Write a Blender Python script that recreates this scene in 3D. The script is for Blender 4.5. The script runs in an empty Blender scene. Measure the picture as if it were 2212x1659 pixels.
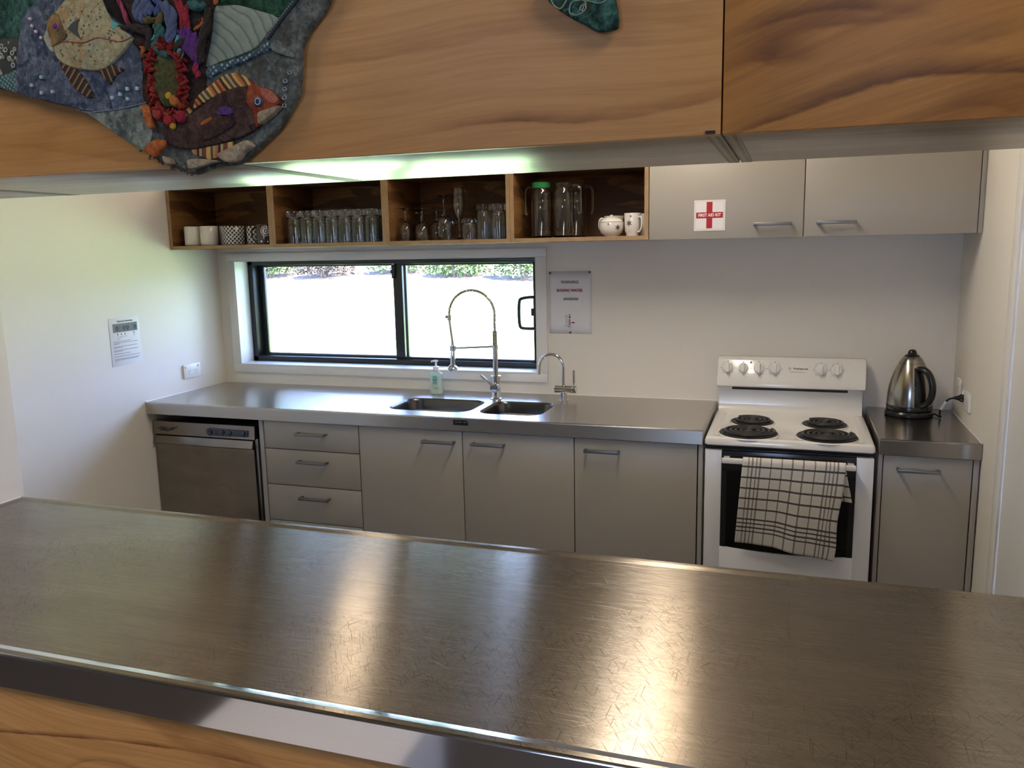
import bpy, bmesh, math, random
from mathutils import Vector, Matrix
random.seed(7)
PI = math.pi
scene = bpy.context.scene
COL = scene.collection

# ------------------------------------------------------------------ camera
cam_data = bpy.data.cameras.new('camera')
cam = bpy.data.objects.new('camera', cam_data); COL.objects.link(cam)
CAM = Vector((2.9795, -3.8276, 1.6210))
yaw, pitch, roll = 0.3261, -0.1662, -0.0204
fw = Vector((-math.sin(yaw)*math.cos(pitch), math.cos(yaw)*math.cos(pitch), math.sin(pitch)))
rt = Vector((math.cos(yaw), math.sin(yaw), 0)); up = rt.cross(fw)
r2 = rt*math.cos(roll)+up*math.sin(roll); u2 = -rt*math.sin(roll)+up*math.cos(roll)
mw = Matrix(((r2.x, u2.x, -fw.x, CAM.x), (r2.y, u2.y, -fw.y, CAM.y), (r2.z, u2.z, -fw.z, CAM.z), (0, 0, 0, 1)))
cam.matrix_world = mw
cam_data.sensor_fit = 'HORIZONTAL'; cam_data.sensor_width = 36
cam_data.lens = 36*1786.87/2212
cam_data.clip_start = 0.05; cam_data.clip_end = 200
scene.camera = cam

# ------------------------------------------------------------------ view
vs = scene.view_settings
scene.display_settings.display_device = 'sRGB'
vs.view_transform = 'Standard'; vs.look = 'None'; vs.gamma = 1.0; vs.use_curve_mapping = False
vs.exposure = EXPOSURE = 0.0

# ------------------------------------------------------------------ world
world = bpy.data.worlds.new('sky'); scene.world = world; world.use_nodes = True
wn, wl = world.node_tree.nodes, world.node_tree.links
wn.clear()
o = wn.new('ShaderNodeOutputWorld'); bgn = wn.new('ShaderNodeBackground')
tc = wn.new('ShaderNodeTexCoord'); sp = wn.new('ShaderNodeSeparateXYZ'); rp = wn.new('ShaderNodeValToRGB')
wl.new(tc.outputs['Generated'], sp.inputs[0]); wl.new(sp.outputs['Z'], rp.inputs[0])
rp.color_ramp.elements[0].position = 0.0; rp.color_ramp.elements[0].color = (0.50, 0.66, 1.0, 1)
rp.color_ramp.elements[1].position = 0.8; rp.color_ramp.elements[1].color = (0.28, 0.44, 1.0, 1)
wl.new(rp.outputs[0], bgn.inputs['Color']); bgn.inputs['Strength'].default_value = 25.0
wl.new(bgn.outputs[0], o.inputs[0])

# ------------------------------------------------------------------ sun and window daylight
def lamp(name, kind, energy, color, loc, direction=None, size=None, size_y=None, portal=False):
    l = bpy.data.lights.new(name, kind); l.energy = energy; l.color = color
    ob = bpy.data.objects.new(name, l); COL.objects.link(ob); ob.location = loc
    if direction is not None:
        ob.rotation_euler = Vector(direction).to_track_quat('-Z', 'Y').to_euler()
    if kind == 'AREA':
        l.shape = 'RECTANGLE'; l.size = size; l.size_y = size_y
        if portal: l.cycles.is_portal = True
    if kind == 'SUN': l.angle = math.radians(0.6)
    return ob
lamp('sun', 'SUN', 56.0, (1.0, 0.95, 0.86), (6, 4, 9), direction=(-0.42, 0.16, -0.89))
lamp('window_portal', 'AREA', 1, (1, 1, 1), (0.967, 0.16, 1.284), direction=(0, -1, 0), size=1.75, size_y=0.6, portal=True)
lamp('hall_window_portal', 'AREA', 1, (1, 1, 1), (2.3, -8.98, 1.55), direction=(0, 1, 0), size=1.0, size_y=.6, portal=True)
lamp('hall_side_portal', 'AREA', 1, (1, 1, 1), (7.98, -5.0, 1.2), direction=(-1, 0, 0), size=.6, size_y=1.3, portal=True)

# ------------------------------------------------------------------ helpers
def s2l(c):
    c = c/255.0
    return c/12.92 if c <= 0.04045 else ((c+0.055)/1.055)**2.4
def C(r, g, b): return (s2l(r), s2l(g), s2l(b), 1.0)

def thing(name, label, cat, loc=(0, 0, 0), rz=0, group=None):
    ob = bpy.data.objects.new(name, None); COL.objects.link(ob)
    ob.location = loc; ob.rotation_euler = (0, 0, rz); ob.empty_display_size = 0.05
    ob['label'] = label; ob['category'] = cat
    if group: ob['group'] = group
    return ob

def tag(ob, label, cat, group=None, kind=None):
    ob['label'] = label; ob['category'] = cat
    if group: ob['group'] = group
    if kind: ob['kind'] = kind
    return ob

def root_of(p):
    v = Vector((0, 0, 0))
    while p is not None:
        v += Vector(p.location); p = p.parent
    return v

def obj(name, bm, m, parent=None, smooth=32, label=None, localspace=False):
    """links a bmesh as ONE mesh object; coordinates are world unless localspace"""
    if parent is not None and not localspace:
        bmesh.ops.translate(bm, vec=-root_of(parent), verts=bm.verts)
    bmesh.ops.recalc_face_normals(bm, faces=bm.faces)
    hasuv = len(bm.loops.layers.uv) > 0
    if not hasuv:
        uv = bm.loops.layers.uv.new('UVMap')
        for f in bm.faces:
            n = f.normal; ax = max(range(3), key=lambda i: abs(n[i]))
            for l in f.loops:
                c = l.vert.co
                l[uv].uv = (c.y, c.x) if ax == 2 else ((c.z, c.x) if ax == 1 else (c.z, c.y))
    me = bpy.data.meshes.new(name); bm.to_mesh(me); bm.free()
    ms = m if isinstance(m, (list, tuple)) else [m]
    for q in ms: me.materials.append(q)
    if smooth:
        me.polygons.foreach_set('use_smooth', [True]*len(me.polygons))
        me.set_sharp_from_angle(angle=math.radians(smooth))
    ob = bpy.data.objects.new(name, me); COL.objects.link(ob)
    if parent is not None: ob.parent = parent
    if label: ob['label'] = label
    return ob

def struct(name, bm, m, parent=None, smooth=32):
    ob = obj(name, bm, m, parent, smooth)
    if parent is None: ob['kind'] = 'structure'
    return ob

def dup(root, loc, rz=None, label=None, group=None):
    r = root.copy(); COL.objects.link(r); r.location = loc
    if rz is not None: r.rotation_euler = (0, 0, rz)
    if label: r['label'] = label
    if group: r['group'] = group
    for ch in list(root.children):
        c = ch.copy(); COL.objects.link(c); c.parent = r
        for g in list(ch.children):
            d = g.copy(); COL.objects.link(d); d.parent = c
    return r

def B(): return bmesh.new()

def add_bm(bm, other):
    me = bpy.data.meshes.new('tmp'); other.to_mesh(me); other.free()
    bm.from_mesh(me); bpy.data.meshes.remove(me)

def box(bm, x0, x1, y0, y1, z0, z1, bev=0.0, seg=2):
    t = bmesh.new()
    bmesh.ops.create_cube(t, size=1.0)
    for v in t.verts:
        v.co = Vector((x0+(v.co.x+.5)*(x1-x0), y0+(v.co.y+.5)*(y1-y0), z0+(v.co.z+.5)*(z1-z0)))
    if bev > 0:
        bmesh.ops.bevel(t, geom=list(t.edges), offset=bev, segments=seg, profile=0.5, affect='EDGES')
    add_bm(bm, t); return bm

def frame_axes(d):
    d = d.normalized()
    a = Vector((0, 0, 1)) if abs(d.z) < 0.9 else Vector((1, 0, 0))
    u = d.cross(a).normalized(); v = d.cross(u).normalized()
    return u, v

def tube(bm, pts, r, n=12, caps=True, flat=1.0):
    """round bar swept along pts; r is a number or one radius per point"""
    pts = [Vector(p) for p in pts]; m = len(pts)
    rs = r if isinstance(r, (list, tuple)) else [r]*m
    rings = []; u = None
    for i, p in enumerate(pts):
        d = (pts[min(i+1, m-1)]-pts[max(i-1, 0)])
        if d.length < 1e-9: d = Vector((0, 0, 1))
        d.normalize()
        if u is None: u, v = frame_axes(d)
        else:
            u = (u-d*u.dot(d)).normalized(); v = d.cross(u).normalized()
        rings.append([bm.verts.new(p+(u*math.cos(2*PI*k/n)+v*math.sin(2*PI*k/n)*flat)*rs[i]) for k in range(n)])
    for a, b in zip(rings, rings[1:]):
        for k in range(n):
            bm.faces.new((a[k], a[(k+1) % n], b[(k+1) % n], b[k]))
    if caps:
        bm.faces.new(rings[0]); bm.faces.new(list(reversed(rings[-1])))
    return bm

def lathe(bm, prof, n=32, center=(0, 0, 0), axis='z', uvs=False, closed=False):
    """prof: list of (radius, height)"""
    cx, cy, cz = center
    rings = []
    uv = (bm.loops.layers.uv.verify() if uvs else None)
    def P(rad, h, a):
        c, s = rad*math.cos(a), rad*math.sin(a)
        if axis == 'z': return (cx+c, cy+s, cz+h)
        if axis == 'y': return (cx+c, cy+h, cz+s)
        return (cx+h, cy+c, cz+s)
    for rad, h in prof:
        if rad < 1e-6: rings.append([bm.verts.new(P(0, h, 0))])
        else: rings.append([bm.verts.new(P(rad, h, 2*PI*k/n)) for k in range(n)])
    pairs = list(zip(range(len(rings)), range(1, len(rings))))
    if closed: pairs.append((len(rings)-1, 0))
    for i, j in pairs:
        a, b = rings[i], rings[j]
        if len(a) == 1 and len(b) == 1: continue
        for k in range(n):
            k2 = (k+1) % n
            if len(a) == 1: f = bm.faces.new((a[0], b[k], b[k2])); vv = [(k, i), (k, j), (k+1, j)]
            elif len(b) == 1: f = bm.faces.new((a[k], b[0], a[k2])); vv = [(k, i), (k, j), (k+1, i)]
            else: f = bm.faces.new((a[k], a[k2], b[k2], b[k])); vv = [(k, i), (k+1, i), (k+1, j), (k, j)]
            if uvs:
                R0 = max(p[0] for p in prof)
                for l, (kk, ii) in zip(f.loops, vv): l[uv].uv = (2*PI*kk/n*R0, prof[ii][1])
    return bm

def prism(bm, poly, plane, d0, d1, bev=0.0, seg=2):
    """poly extruded between d0 and d1 along the axis missing from plane ('xz','xy','yz'); bevel on the d1 side"""
    def P(a, b, d):
        return {'xz': (a, d, b), 'xy': (a, b, d), 'yz': (d, a, b)}[plane]
    t = bmesh.new()
    va = [t.verts.new(P(a, b, d0)) for a, b in poly]; vb = [t.verts.new(P(a, b, d1)) for a, b in poly]
    t.faces.new(va); ft = t.faces.new(list(reversed(vb)))
    n = len(poly)
    for k in range(n): t.faces.new((va[k], va[(k+1) % n], vb[(k+1) % n], vb[k]))
    bmesh.ops.recalc_face_normals(t, faces=t.faces)
    if bev > 0:
        bmesh.ops.bevel(t, geom=list(ft.edges), offset=bev, segments=seg, profile=0.5, affect='EDGES', clamp_overlap=True)
    bmesh.ops.triangulate(t, faces=[f for f in t.faces if len(f.verts) > 4])
    add_bm(bm, t); return bm

def rrect(x0, x1, y0, y1, r, n=6):
    pts = []
    for cx, cy, a0 in ((x1-r, y1-r, 0), (x0+r, y1-r, PI/2), (x0+r, y0+r, PI), (x1-r, y0+r, 1.5*PI)):
        for k in range(n+1):
            a = a0+PI/2*k/n; pts.append((cx+r*math.cos(a), cy+r*math.sin(a)))
    return pts

def loops_surface(bm, loops, close_last=True, close_first=False):
    rings = [[bm.verts.new(p) for p in lp] for lp in loops]
    n = len(rings[0])
    for a, b in zip(rings, rings[1:]):
        for k in range(n): bm.faces.new((a[k], a[(k+1) % n], b[(k+1) % n], b[k]))
    if close_last: bm.faces.new(rings[-1])
    if close_first: bm.faces.new(rings[0])
    return rings

def smooth_poly(pts, per=4, closed=True):
    out = []; n = len(pts)
    rng = range(n) if closed else range(n-1)
    for i in rng:
        g = (lambda k: pts[k % n]) if closed else (lambda k: pts[max(0, min(n-1, k))])
        p0, p1, p2, p3 = g(i-1), g(i), g(i+1), g(i+2)
        for s in range(per):
            t = s/per
            out.append(tuple(0.5*((2*p1[d])+(-p0[d]+p2[d])*t+(2*p0[d]-5*p1[d]+4*p2[d]-p3[d])*t*t+(-p0[d]+3*p1[d]-3*p2[d]+p3[d])*t**3) for d in range(len(p1))))
    if not closed: out.append(tuple(pts[-1]))
    return out

def arc(c, r, a0, a1, n, plane='xz', off=0):
    out = []
    for k in range(n+1):
        a = math.radians(a0+(a1-a0)*k/n); p, q = c[0]+r*math.cos(a), c[1]+r*math.sin(a)
        out.append({'xz': (p, off, q), 'xy': (p, q, off), 'yz': (off, p, q)}[plane])
    return out

def text(name, s, size, loc, m, parent, wall='back', align='CENTER', ext=0.0004, bold=0.0, sx=1.0):
    cu = bpy.data.curves.new('t', 'FONT'); cu.body = s; cu.size = size
    cu.align_x = align; cu.align_y = 'CENTER'; cu.extrude = ext; cu.offset = bold; cu.resolution_u = 3
    ob = bpy.data.objects.new('t', cu); COL.objects.link(ob)
    dg = bpy.context.evaluated_depsgraph_get()
    me = bpy.data.meshes.new_from_object(ob.evaluated_get(dg))
    bpy.data.objects.remove(ob); bpy.data.curves.remove(cu)
    bm = bmesh.new(); bm.from_mesh(me); bpy.data.meshes.remove(me)
    rot = {'back': Matrix.Rotation(PI/2, 4, 'X'), 'left': Matrix.Rotation(PI/2, 4, 'Z') @ Matrix.Rotation(PI/2, 4, 'X')}[wall]
    bmesh.ops.transform(bm, matrix=Matrix.Translation(Vector(loc)) @ rot @ Matrix.Diagonal((sx, 1, 1, 1)), verts=bm.verts)
    for l in list(bm.loops.layers.uv): bm.loops.layers.uv.remove(l)
    return obj(name, bm, m, parent, smooth=0)

# ------------------------------------------------------------------ materials
def MAT(name):
    m = bpy.data.materials.new(name); m.use_nodes = True
    nt = m.node_tree; b = nt.nodes['Principled BSDF']
    return m, nt, b
def plain(name, col, rough=0.5, metal=0.0, spec=0.5, coat=0.0, emit=None, bump=0.0, bscale=200, var=0.0):
    m, nt, b = MAT(name)
    b.inputs['Base Color'].default_value = col; b.inputs['Roughness'].default_value = rough
    b.inputs['Metallic'].default_value = metal; b.inputs['Specular IOR Level'].default_value = spec
    b.inputs['Coat Weight'].default_value = coat; b.inputs['Coat Roughness'].default_value = 0.08
    if emit:
        b.inputs['Emission Color'].default_value = emit[0]; b.inputs['Emission Strength'].default_value = emit[1]
    N = NT(nt)
    if var > 0 or bump > 0:
        n = N.noise(N.pos(), bscale, 3)
        if bump > 0: N.bump(n, bump, b)
        if var > 0:
            n2 = N.noise(N.pos(), bscale/8, 3)
            N.link(N.mix(n2, [c*(1-var) for c in col[:3]], [min(1, c*(1+var)) for c in col[:3]]), b.inputs['Base Color'])
    return m

class NT:
    """small helper to write node graphs"""
    def __init__(s, nt): s.nt = nt
    def new(s, t): return s.nt.nodes.new(t)
    def link(s, a, b): s.nt.links.new(a, b); return a
    def pos(s): return s.new('ShaderNodeTexCoord').outputs['Object']
    def uv(s): return s.new('ShaderNodeTexCoord').outputs['UV']
    def mapping(s, v, scale=(1, 1, 1), rot=(0, 0, 0), loc=(0, 0, 0)):
        n = s.new('ShaderNodeMapping'); s.link(v, n.inputs[0])
        n.inputs['Scale'].default_value = scale; n.inputs['Rotation'].default_value = rot; n.inputs['Location'].default_value = loc
        return n.outputs[0]
    def noise(s, v, scale, detail=2, dist=0.0, rough=0.5):
        n = s.new('ShaderNodeTexNoise'); s.link(v, n.inputs['Vector']); n.inputs['Scale'].default_value = scale
        n.inputs['Detail'].default_value = detail; n.inputs['Distortion'].default_value = dist; n.inputs['Roughness'].default_value = rough
        return n.outputs[0]
    def voro(s, v, scale, feature='F1', out=0, rnd=1.0):
        n = s.new('ShaderNodeTexVoronoi'); n.feature = feature; s.link(v, n.inputs['Vector'])
        n.inputs['Scale'].default_value = scale; n.inputs['Randomness'].default_value = rnd
        return n.outputs[out]
    def math(s, op, a, b=None, clamp=False):
        n = s.new('ShaderNodeMath'); n.operation = op; n.use_clamp = clamp
        for i, q in enumerate((a, b)):
            if q is None: continue
            if isinstance(q, (int, float)): n.inputs[i].default_value = q
            else: s.link(q, n.inputs[i])
        return n.outputs[0]
    def ramp(s, v, stops, interp='LINEAR'):
        n = s.new('ShaderNodeValToRGB'); n.color_ramp.interpolation = interp; s.link(v, n.inputs[0])
        el = n.color_ramp.elements
        while len(el) > 1: el.remove(el[-1])
        for i, (p, c) in enumerate(stops):
            e = el[0] if i == 0 else el.new(p)
            e.position = p
            if isinstance(c, (int, float)): c = (c, c, c, 1)
            e.color = tuple(c) if len(c) == 4 else tuple(c)+(1,)
        return n.outputs[0]
    def mix(s, f, a, b, mode='MIX'):
        n = s.new('ShaderNodeMix'); n.data_type = 'RGBA'; n.blend_type = mode
        if isinstance(f, (int, float)): n.inputs[0].default_value = f
        else: s.link(f, n.inputs[0])
        for i, q in ((6, a), (7, b)):
            if isinstance(q, (list, tuple)): n.inputs[i].default_value = tuple(q) if len(q) == 4 else tuple(q)+(1,)
            else: s.link(q, n.inputs[i])
        return n.outputs[2]
    def sep(s, v):
        n = s.new('ShaderNodeSeparateXYZ'); s.link(v, n.inputs[0]); return n.outputs
    def bump(s, h, strength, b, dist=0.01):
        n = s.new('ShaderNodeBump'); n.inputs['Strength'].default_value = strength; n.inputs['Distance'].default_value = dist
        s.link(h, n.inputs['Height']); s.link(n.outputs[0], b.inputs['Normal']); return n

def steel(name, col=(0.58, 0.555, 0.52), rough=0.26, aniso=0.7, scratch=0.0, streak=0.05, lobe2=0.0, clouds=0.35):
    m, nt, b = MAT(name); N = NT(nt)
    b.inputs['Metallic'].default_value = 1.0
    b.inputs['Anisotropic'].default_value = aniso
    tg = N.new('ShaderNodeTangent'); tg.direction_type = 'UV_MAP'; N.link(tg.outputs[0], b.inputs['Tangent'])
    p = N.pos()
    st = N.noise(N.mapping(p, (5, 230, 230)), 1.0, 5, 0.3, 0.7)
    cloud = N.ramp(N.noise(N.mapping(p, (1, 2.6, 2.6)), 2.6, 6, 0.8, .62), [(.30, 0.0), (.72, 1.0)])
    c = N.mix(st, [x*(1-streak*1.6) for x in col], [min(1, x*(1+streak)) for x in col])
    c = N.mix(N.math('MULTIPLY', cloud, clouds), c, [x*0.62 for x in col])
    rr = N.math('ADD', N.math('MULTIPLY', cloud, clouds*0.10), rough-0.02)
    if scratch > 0:
        total = None
        for ang, sx, sy, th, off, gain in ((0.10, 5, 420, .70, 0, 1), (-0.12, 6, 460, .70, 3, 1), (0.40, 8, 420, .72, 7, .8), (-0.6, 9, 420, .73, 11, .7), (1.15, 10, 380, .735, 17, .6), (0.02, 14, 900, .60, 23, .35), (0.22, 16, 800, .62, 31, .3), (-0.2, 15, 820, .62, 37, .3)):
            n = N.noise(N.mapping(N.mapping(p, (1, 1, 1), (0, 0, ang), (off, off*1.3, 0)), (sx, sy, 1)), 1.0, 1, 0.05)
            l = N.math('MULTIPLY', N.math('MULTIPLY', N.math('SUBTRACT', n, th), 10, clamp=True), gain)
            total = l if total is None else N.math('MAXIMUM', total, l)
        dk = None
        patch = N.ramp(N.noise(p, 2.6, 3), [(.42, .15), (.60, 1.0)])
        for ang, sx, sy, th, off in ((1.0, 16, 520, .630, 41), (2.2, 18, 560, .640, 47), (1.6, 13, 480, .655, 53), (0.7, 17, 560, .645, 59)):
            n = N.noise(N.mapping(N.mapping(p, (1, 1, 1), (0, 0, ang), (off, off*1.3, 0)), (sx, sy, 1)), 1.0, 1, 0.25)
            l = N.math('MULTIPLY', N.math('SUBTRACT', n, th), 14, clamp=True)
            dk = l if dk is None else N.math('MAXIMUM', dk, l)
        dk = N.math('MULTIPLY', dk, patch)
        c = N.mix(N.math('MULTIPLY', total, scratch), c, (0.80, 0.78, 0.74))
        c = N.mix(N.math('MULTIPLY', dk, scratch*1.7), c, (0.10, 0.085, 0.07))
        rr = N.math('ADD', rr, N.math('MULTIPLY', total, 0.22))
        N.bump(N.math('SUBTRACT', total, dk), 0.03, b, 0.001)
    N.link(c, b.inputs['Base Color']); N.link(rr, b.inputs['Roughness'])
    if lobe2 > 0:
        b2 = N.new('ShaderNodeBsdfPrincipled'); b2.inputs['Metallic'].default_value = 1.0; b2.inputs['Anisotropic'].default_value = 0.6
        b2.inputs['Roughness'].default_value = 0.24; N.link(tg.outputs[0], b2.inputs['Tangent']); N.link(c, b2.inputs['Base Color'])
        mx = N.new('ShaderNodeMixShader'); mx.inputs[0].default_value = lobe2
        N.link(b.outputs[0], mx.inputs[1]); N.link(b2.outputs[0], mx.inputs[2]); N.link(mx.outputs[0], nt.nodes['Material Output'].inputs['Surface'])
    return m

def wood(name, light, mid, dark, off=(0, 0, 0), streak=0.5, rough=0.42, coat=0.0, rot=0.0, scale=1.0, spec=0.25, cover=0.5, lines=0.6, flat=False, bump=0.0, fz=4.4, sharp=.05, streaks=(), origin=(0, 0, 0)):
    """rotary-cut pine: long ragged dark figure, thin contour lines and fine fibre along the sheet"""
    m, nt, b = MAT(name); N = NT(nt)
    p = N.mapping(N.mapping(N.pos(), (1, 1, 1), (PI/2 if flat else 0, 0, 0)), (scale, 1, scale), (0, rot, 0), off)
    # slow waviness that bends the grain
    w1 = N.noise(N.mapping(p, (0.9, 1, 0.9)), 1.0, 2)
    s = N.sep(p); cb = N.new('ShaderNodeCombineXYZ')
    N.link(s[0], cb.inputs[0]); N.link(s[1], cb.inputs[1]); N.link(N.math('ADD', s[2], N.math('MULTIPLY', w1, 0.24)), cb.inputs[2]); q = cb.outputs[0]
    fig = N.noise(N.mapping(q, (0.8, 1, fz)), 1.0, 7, 0.5, 0.55)
    blot = N.ramp(fig, [(0.60-cover*.12, 0.0), (0.60+sharp-cover*.12, .8), (0.80-cover*.12, 1.0)])
    con = N.math('ABSOLUTE', N.math('SUBTRACT', N.math('FRACT', N.math('MULTIPLY', N.noise(N.mapping(q, (0.5, 1, 1.5), (0, 0, 0), (3, 0, 5)), 1.0, 7, 0.3, 0.52), 4.5)), 0.5))
    ln = N.ramp(con, [(0.0, 1.0), (0.025, .7), (0.09, 0.0)])
    lm = N.ramp(N.noise(N.mapping(q, (1.3, 1, 3), (0, 0, 0), (8, 0, 2)), 1.0, 3), [(.42, 0.0), (.58, 1.0)])
    fib = N.noise(N.mapping(q, (3, 30, 110)), 1.0, 5, 0, .7)
    med = N.noise(N.mapping(q, (1.2, 1, 14)), 1.0, 6, .2, .65)
    c = N.mix(N.ramp(med, [(.36, 0.0), (.66, 1.0)]), light, mid)
    c = N.mix(N.math('MULTIPLY', blot, streak), c, dark)
    c = N.mix(N.math('MULTIPLY', N.math('MULTIPLY', ln, lm), lines), c, dark)
    c = N.mix(N.math('MULTIPLY', N.ramp(fib, [(.42, 0.0), (.66, 1.0)]), 0.30), c, dark)
    if streaks:   # individual figure lines of this sheet: soft above, crisp below, ragged by noise
        P0 = N.pos(); sx = N.math('ADD', N.sep(P0)[0], origin[0]); sz = N.math('ADD', N.sep(P0)[2], origin[2])
        rag = N.math('MULTIPLY', N.math('SUBTRACT', N.noise(N.mapping(P0, (9, 1, 26)), 1.0, 6, .3, .65), .5), 1.0)
        brk = N.ramp(N.noise(N.mapping(P0, (7, 1, 20)), 1.0, 4), [(.30, .35), (.55, 1.0)])
        for (x0, c0, c1, c2, c3, w, xa, xb, st_) in streaks:
            u = N.math('SUBTRACT', sx, x0); u2 = N.math('MULTIPLY', u, u)
            zc = N.math('ADD', N.math('ADD', c0, N.math('MULTIPLY', u, c1)), N.math('ADD', N.math('MULTIPLY', u2, c2), N.math('MULTIPLY', N.math('MULTIPLY', u2, u), c3)))
            d = N.math('ADD', N.math('DIVIDE', N.math('SUBTRACT', sz, zc), w), N.math('MULTIPLY', rag, 2.2))
            f = N.ramp(N.math('MULTIPLY', N.math('ADD', d, 2.0), .25), [(0.0, 0.0), (.30, 0.0), (.42, 1.0), (.55, .75), (.95, 0.0)])
            e = N.math('MULTIPLY', N.math('MULTIPLY', N.math('SUBTRACT', sx, xa), 14, clamp=True), N.math('MULTIPLY', N.math('SUBTRACT', xb, sx), 14, clamp=True))
            c = N.mix(N.math('MULTIPLY', N.math('MULTIPLY', N.math('MULTIPLY', f, e), brk), st_), c, dark)
    N.link(c, b.inputs['Base Color'])
    b.inputs['Roughness'].default_value = rough; b.inputs['Coat Weight'].default_value = coat; b.inputs['Coat Roughness'].default_value = 0.25
    b.inputs['Specular IOR Level'].default_value = spec
    if bump > 0: N.bump(N.noise(N.mapping(q, (1.5, 30, 55)), 1.0, 4, .3, .7), bump, b, .004)
    return m

def plyedge(name, axis='x', light=(0.50, 0.33, 0.17), dark=(0.15, 0.085, 0.04), scale=520):
    """laminated edge of plywood: thin stripes running along the edge"""
    m, nt, b = MAT(name); N = NT(nt)
    s = N.sep(N.pos())
    w = N.math('SINE', N.math('MULTIPLY', s[{'x': 0, 'y': 1, 'z': 2}[axis]], scale*2.0))
    jit = N.noise(N.mapping(N.pos(), (30, 30, 30)), 1.0, 3)
    f = N.math('MULTIPLY', N.math('ADD', N.math('MULTIPLY', w, 0.5), 0.5), N.math('ADD', jit, 0.3), clamp=True)
    N.link(N.mix(f, light, dark), b.inputs['Base Color'])
    b.inputs['Roughness'].default_value = 0.5
    return m

def glassmat(name, col=(1, 1, 1, 1), rough=0.0, ior=1.45):
    m, nt, b = MAT(name)
    b.inputs['Base Color'].default_value = col; b.inputs['Transmission Weight'].default_value = 1.0
    b.inputs['Roughness'].default_value = rough; b.inputs['IOR'].default_value = ior
    return m

def panemat(name, tint=(1, 1, 1), refl=0.9):
    m = bpy.data.materials.new(name); m.use_nodes = True; nt = m.node_tree; nt.nodes.clear()
    o = nt.nodes.new('ShaderNodeOutputMaterial'); mx = nt.nodes.new('ShaderNodeMixShader')
    t = nt.nodes.new('ShaderNodeBsdfTransparent'); g = nt.nodes.new('ShaderNodeBsdfGlossy'); f = nt.nodes.new('ShaderNodeFresnel')
    mu = nt.nodes.new('ShaderNodeMath'); mu.operation = 'MULTIPLY'; mu.inputs[1].default_value = refl
    t.inputs[0].default_value = tuple(tint)+(1,); g.inputs['Roughness'].default_value = 0.02
    f.inputs[0].default_value = 1.45
    nt.links.new(f.outputs[0], mu.inputs[0]); nt.links.new(mu.outputs[0], mx.inputs[0])
    nt.links.new(t.outputs[0], mx.inputs[1]); nt.links.new(g.outputs[0], mx.inputs[2]); nt.links.new(mx.outputs[0], o.inputs[0])
    return m

M = {}
M['wall'] = plain('wall_paint', (0.80, 0.76, 0.70, 1), 0.6, bump=0.03, bscale=350, var=0.01)
M['hallwall'] = plain('hall_paint', (0.46, 0.43, 0.39, 1), 0.8)
M['floordark'] = plain('dark_hall_floor', (0.10, 0.085, 0.075, 1), 0.3, var=0.1, bscale=30)
M['ceiling'] = plain('ceiling_paint', (0.80, 0.78, 0.74, 1), 0.8)
M['trim'] = plain('trim_gloss_white', (0.80, 0.79, 0.78, 1), 0.35)
M['reveal'] = plain('reveal_white', (0.82, 0.83, 0.84, 1), 0.4)
M['steel'] = steel('brushed_steel', (.38, .36, .333), rough=0.22, clouds=.12)
M['steeltop'] = steel('sink_top_steel', (.56, .54, .51), rough=0.28, aniso=.85, streak=.08, clouds=.10)
M['steelkettle'] = steel('kettle_steel', (.40, .375, .33), rough=0.22, aniso=.5, clouds=.1)
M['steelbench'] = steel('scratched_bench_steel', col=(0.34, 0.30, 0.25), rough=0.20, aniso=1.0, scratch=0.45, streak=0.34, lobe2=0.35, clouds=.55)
M['steelfascia'] = steel('bench_edge_steel', col=(0.80, 0.79, 0.80), rough=0.11, aniso=0.1, clouds=.1, streak=0.04)
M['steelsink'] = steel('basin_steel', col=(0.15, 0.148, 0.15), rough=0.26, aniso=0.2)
M['steeldw'] = steel('dishwasher_steel', col=(0.30, 0.275, 0.24), rough=0.18, aniso=0.5, streak=0.08, clouds=.8)
M['chrome'] = plain('chrome', (0.75, 0.75, 0.76, 1), 0.06, 1.0)
M['handle'] = plain('satin_aluminium', (0.27, 0.265, 0.265, 1), 0.42, 1.0)
M['laminate'] = plain('grey_laminate', (0.38, 0.355, 0.315, 1), 0.42, bump=0.01, bscale=600)
M['laminate_side'] = plain('grey_laminate_edge', (0.37, 0.35, 0.33, 1), 0.45)
M['gap'] = plain('dark_gap', (0.02, 0.02, 0.02, 1), 0.8)
M['blackframe'] = plain('black_powdercoat', (0.014, 0.016, 0.018, 1), 0.35)
M['blackgloss'] = plain('black_plastic', (0.012, 0.012, 0.013, 1), 0.22)
M['blackmatt'] = plain('black_enamel', (0.012, 0.011, 0.011, 1), 0.4)
M['coil'] = plain('hotplate_iron', (0.022, 0.020, 0.020, 1), 0.42)
M['enamel'] = plain('white_enamel', (0.80, 0.785, 0.755, 1), 0.16, coat=0.4)
M['doorwhite'] = plain('oven_door_white', (0.78, 0.79, 0.83, 1), 0.3)
M['plastic'] = plain('white_plastic', (0.80, 0.79, 0.77, 1), 0.3)
M['paper'] = plain('white_paper', (0.78, 0.78, 0.82, 1), 0.7)
M['ink'] = plain('black_ink', (0.03, 0.03, 0.04, 1), 0.7)
M['inkgrey'] = plain('grey_ink', (0.16, 0.16, 0.20, 1), 0.7)
M['inkred'] = plain('red_ink', (0.50, 0.03, 0.05, 1), 0.7)
M['red'] = plain('sign_red', (0.42, 0.012, 0.020, 1), 0.5)
M['signwhite'] = plain('sign_white', (0.80, 0.77, 0.78, 1), 0.4)
M['white'] = plain('white_print', (0.85, 0.85, 0.85, 1), 0.5)
M['ceramic'] = plain('white_china', (0.74, 0.70, 0.65, 1), 0.15, coat=0.3)
M['cream'] = plain('cream_china', (0.78, 0.74, 0.68, 1), 0.12, coat=0.4)
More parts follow.
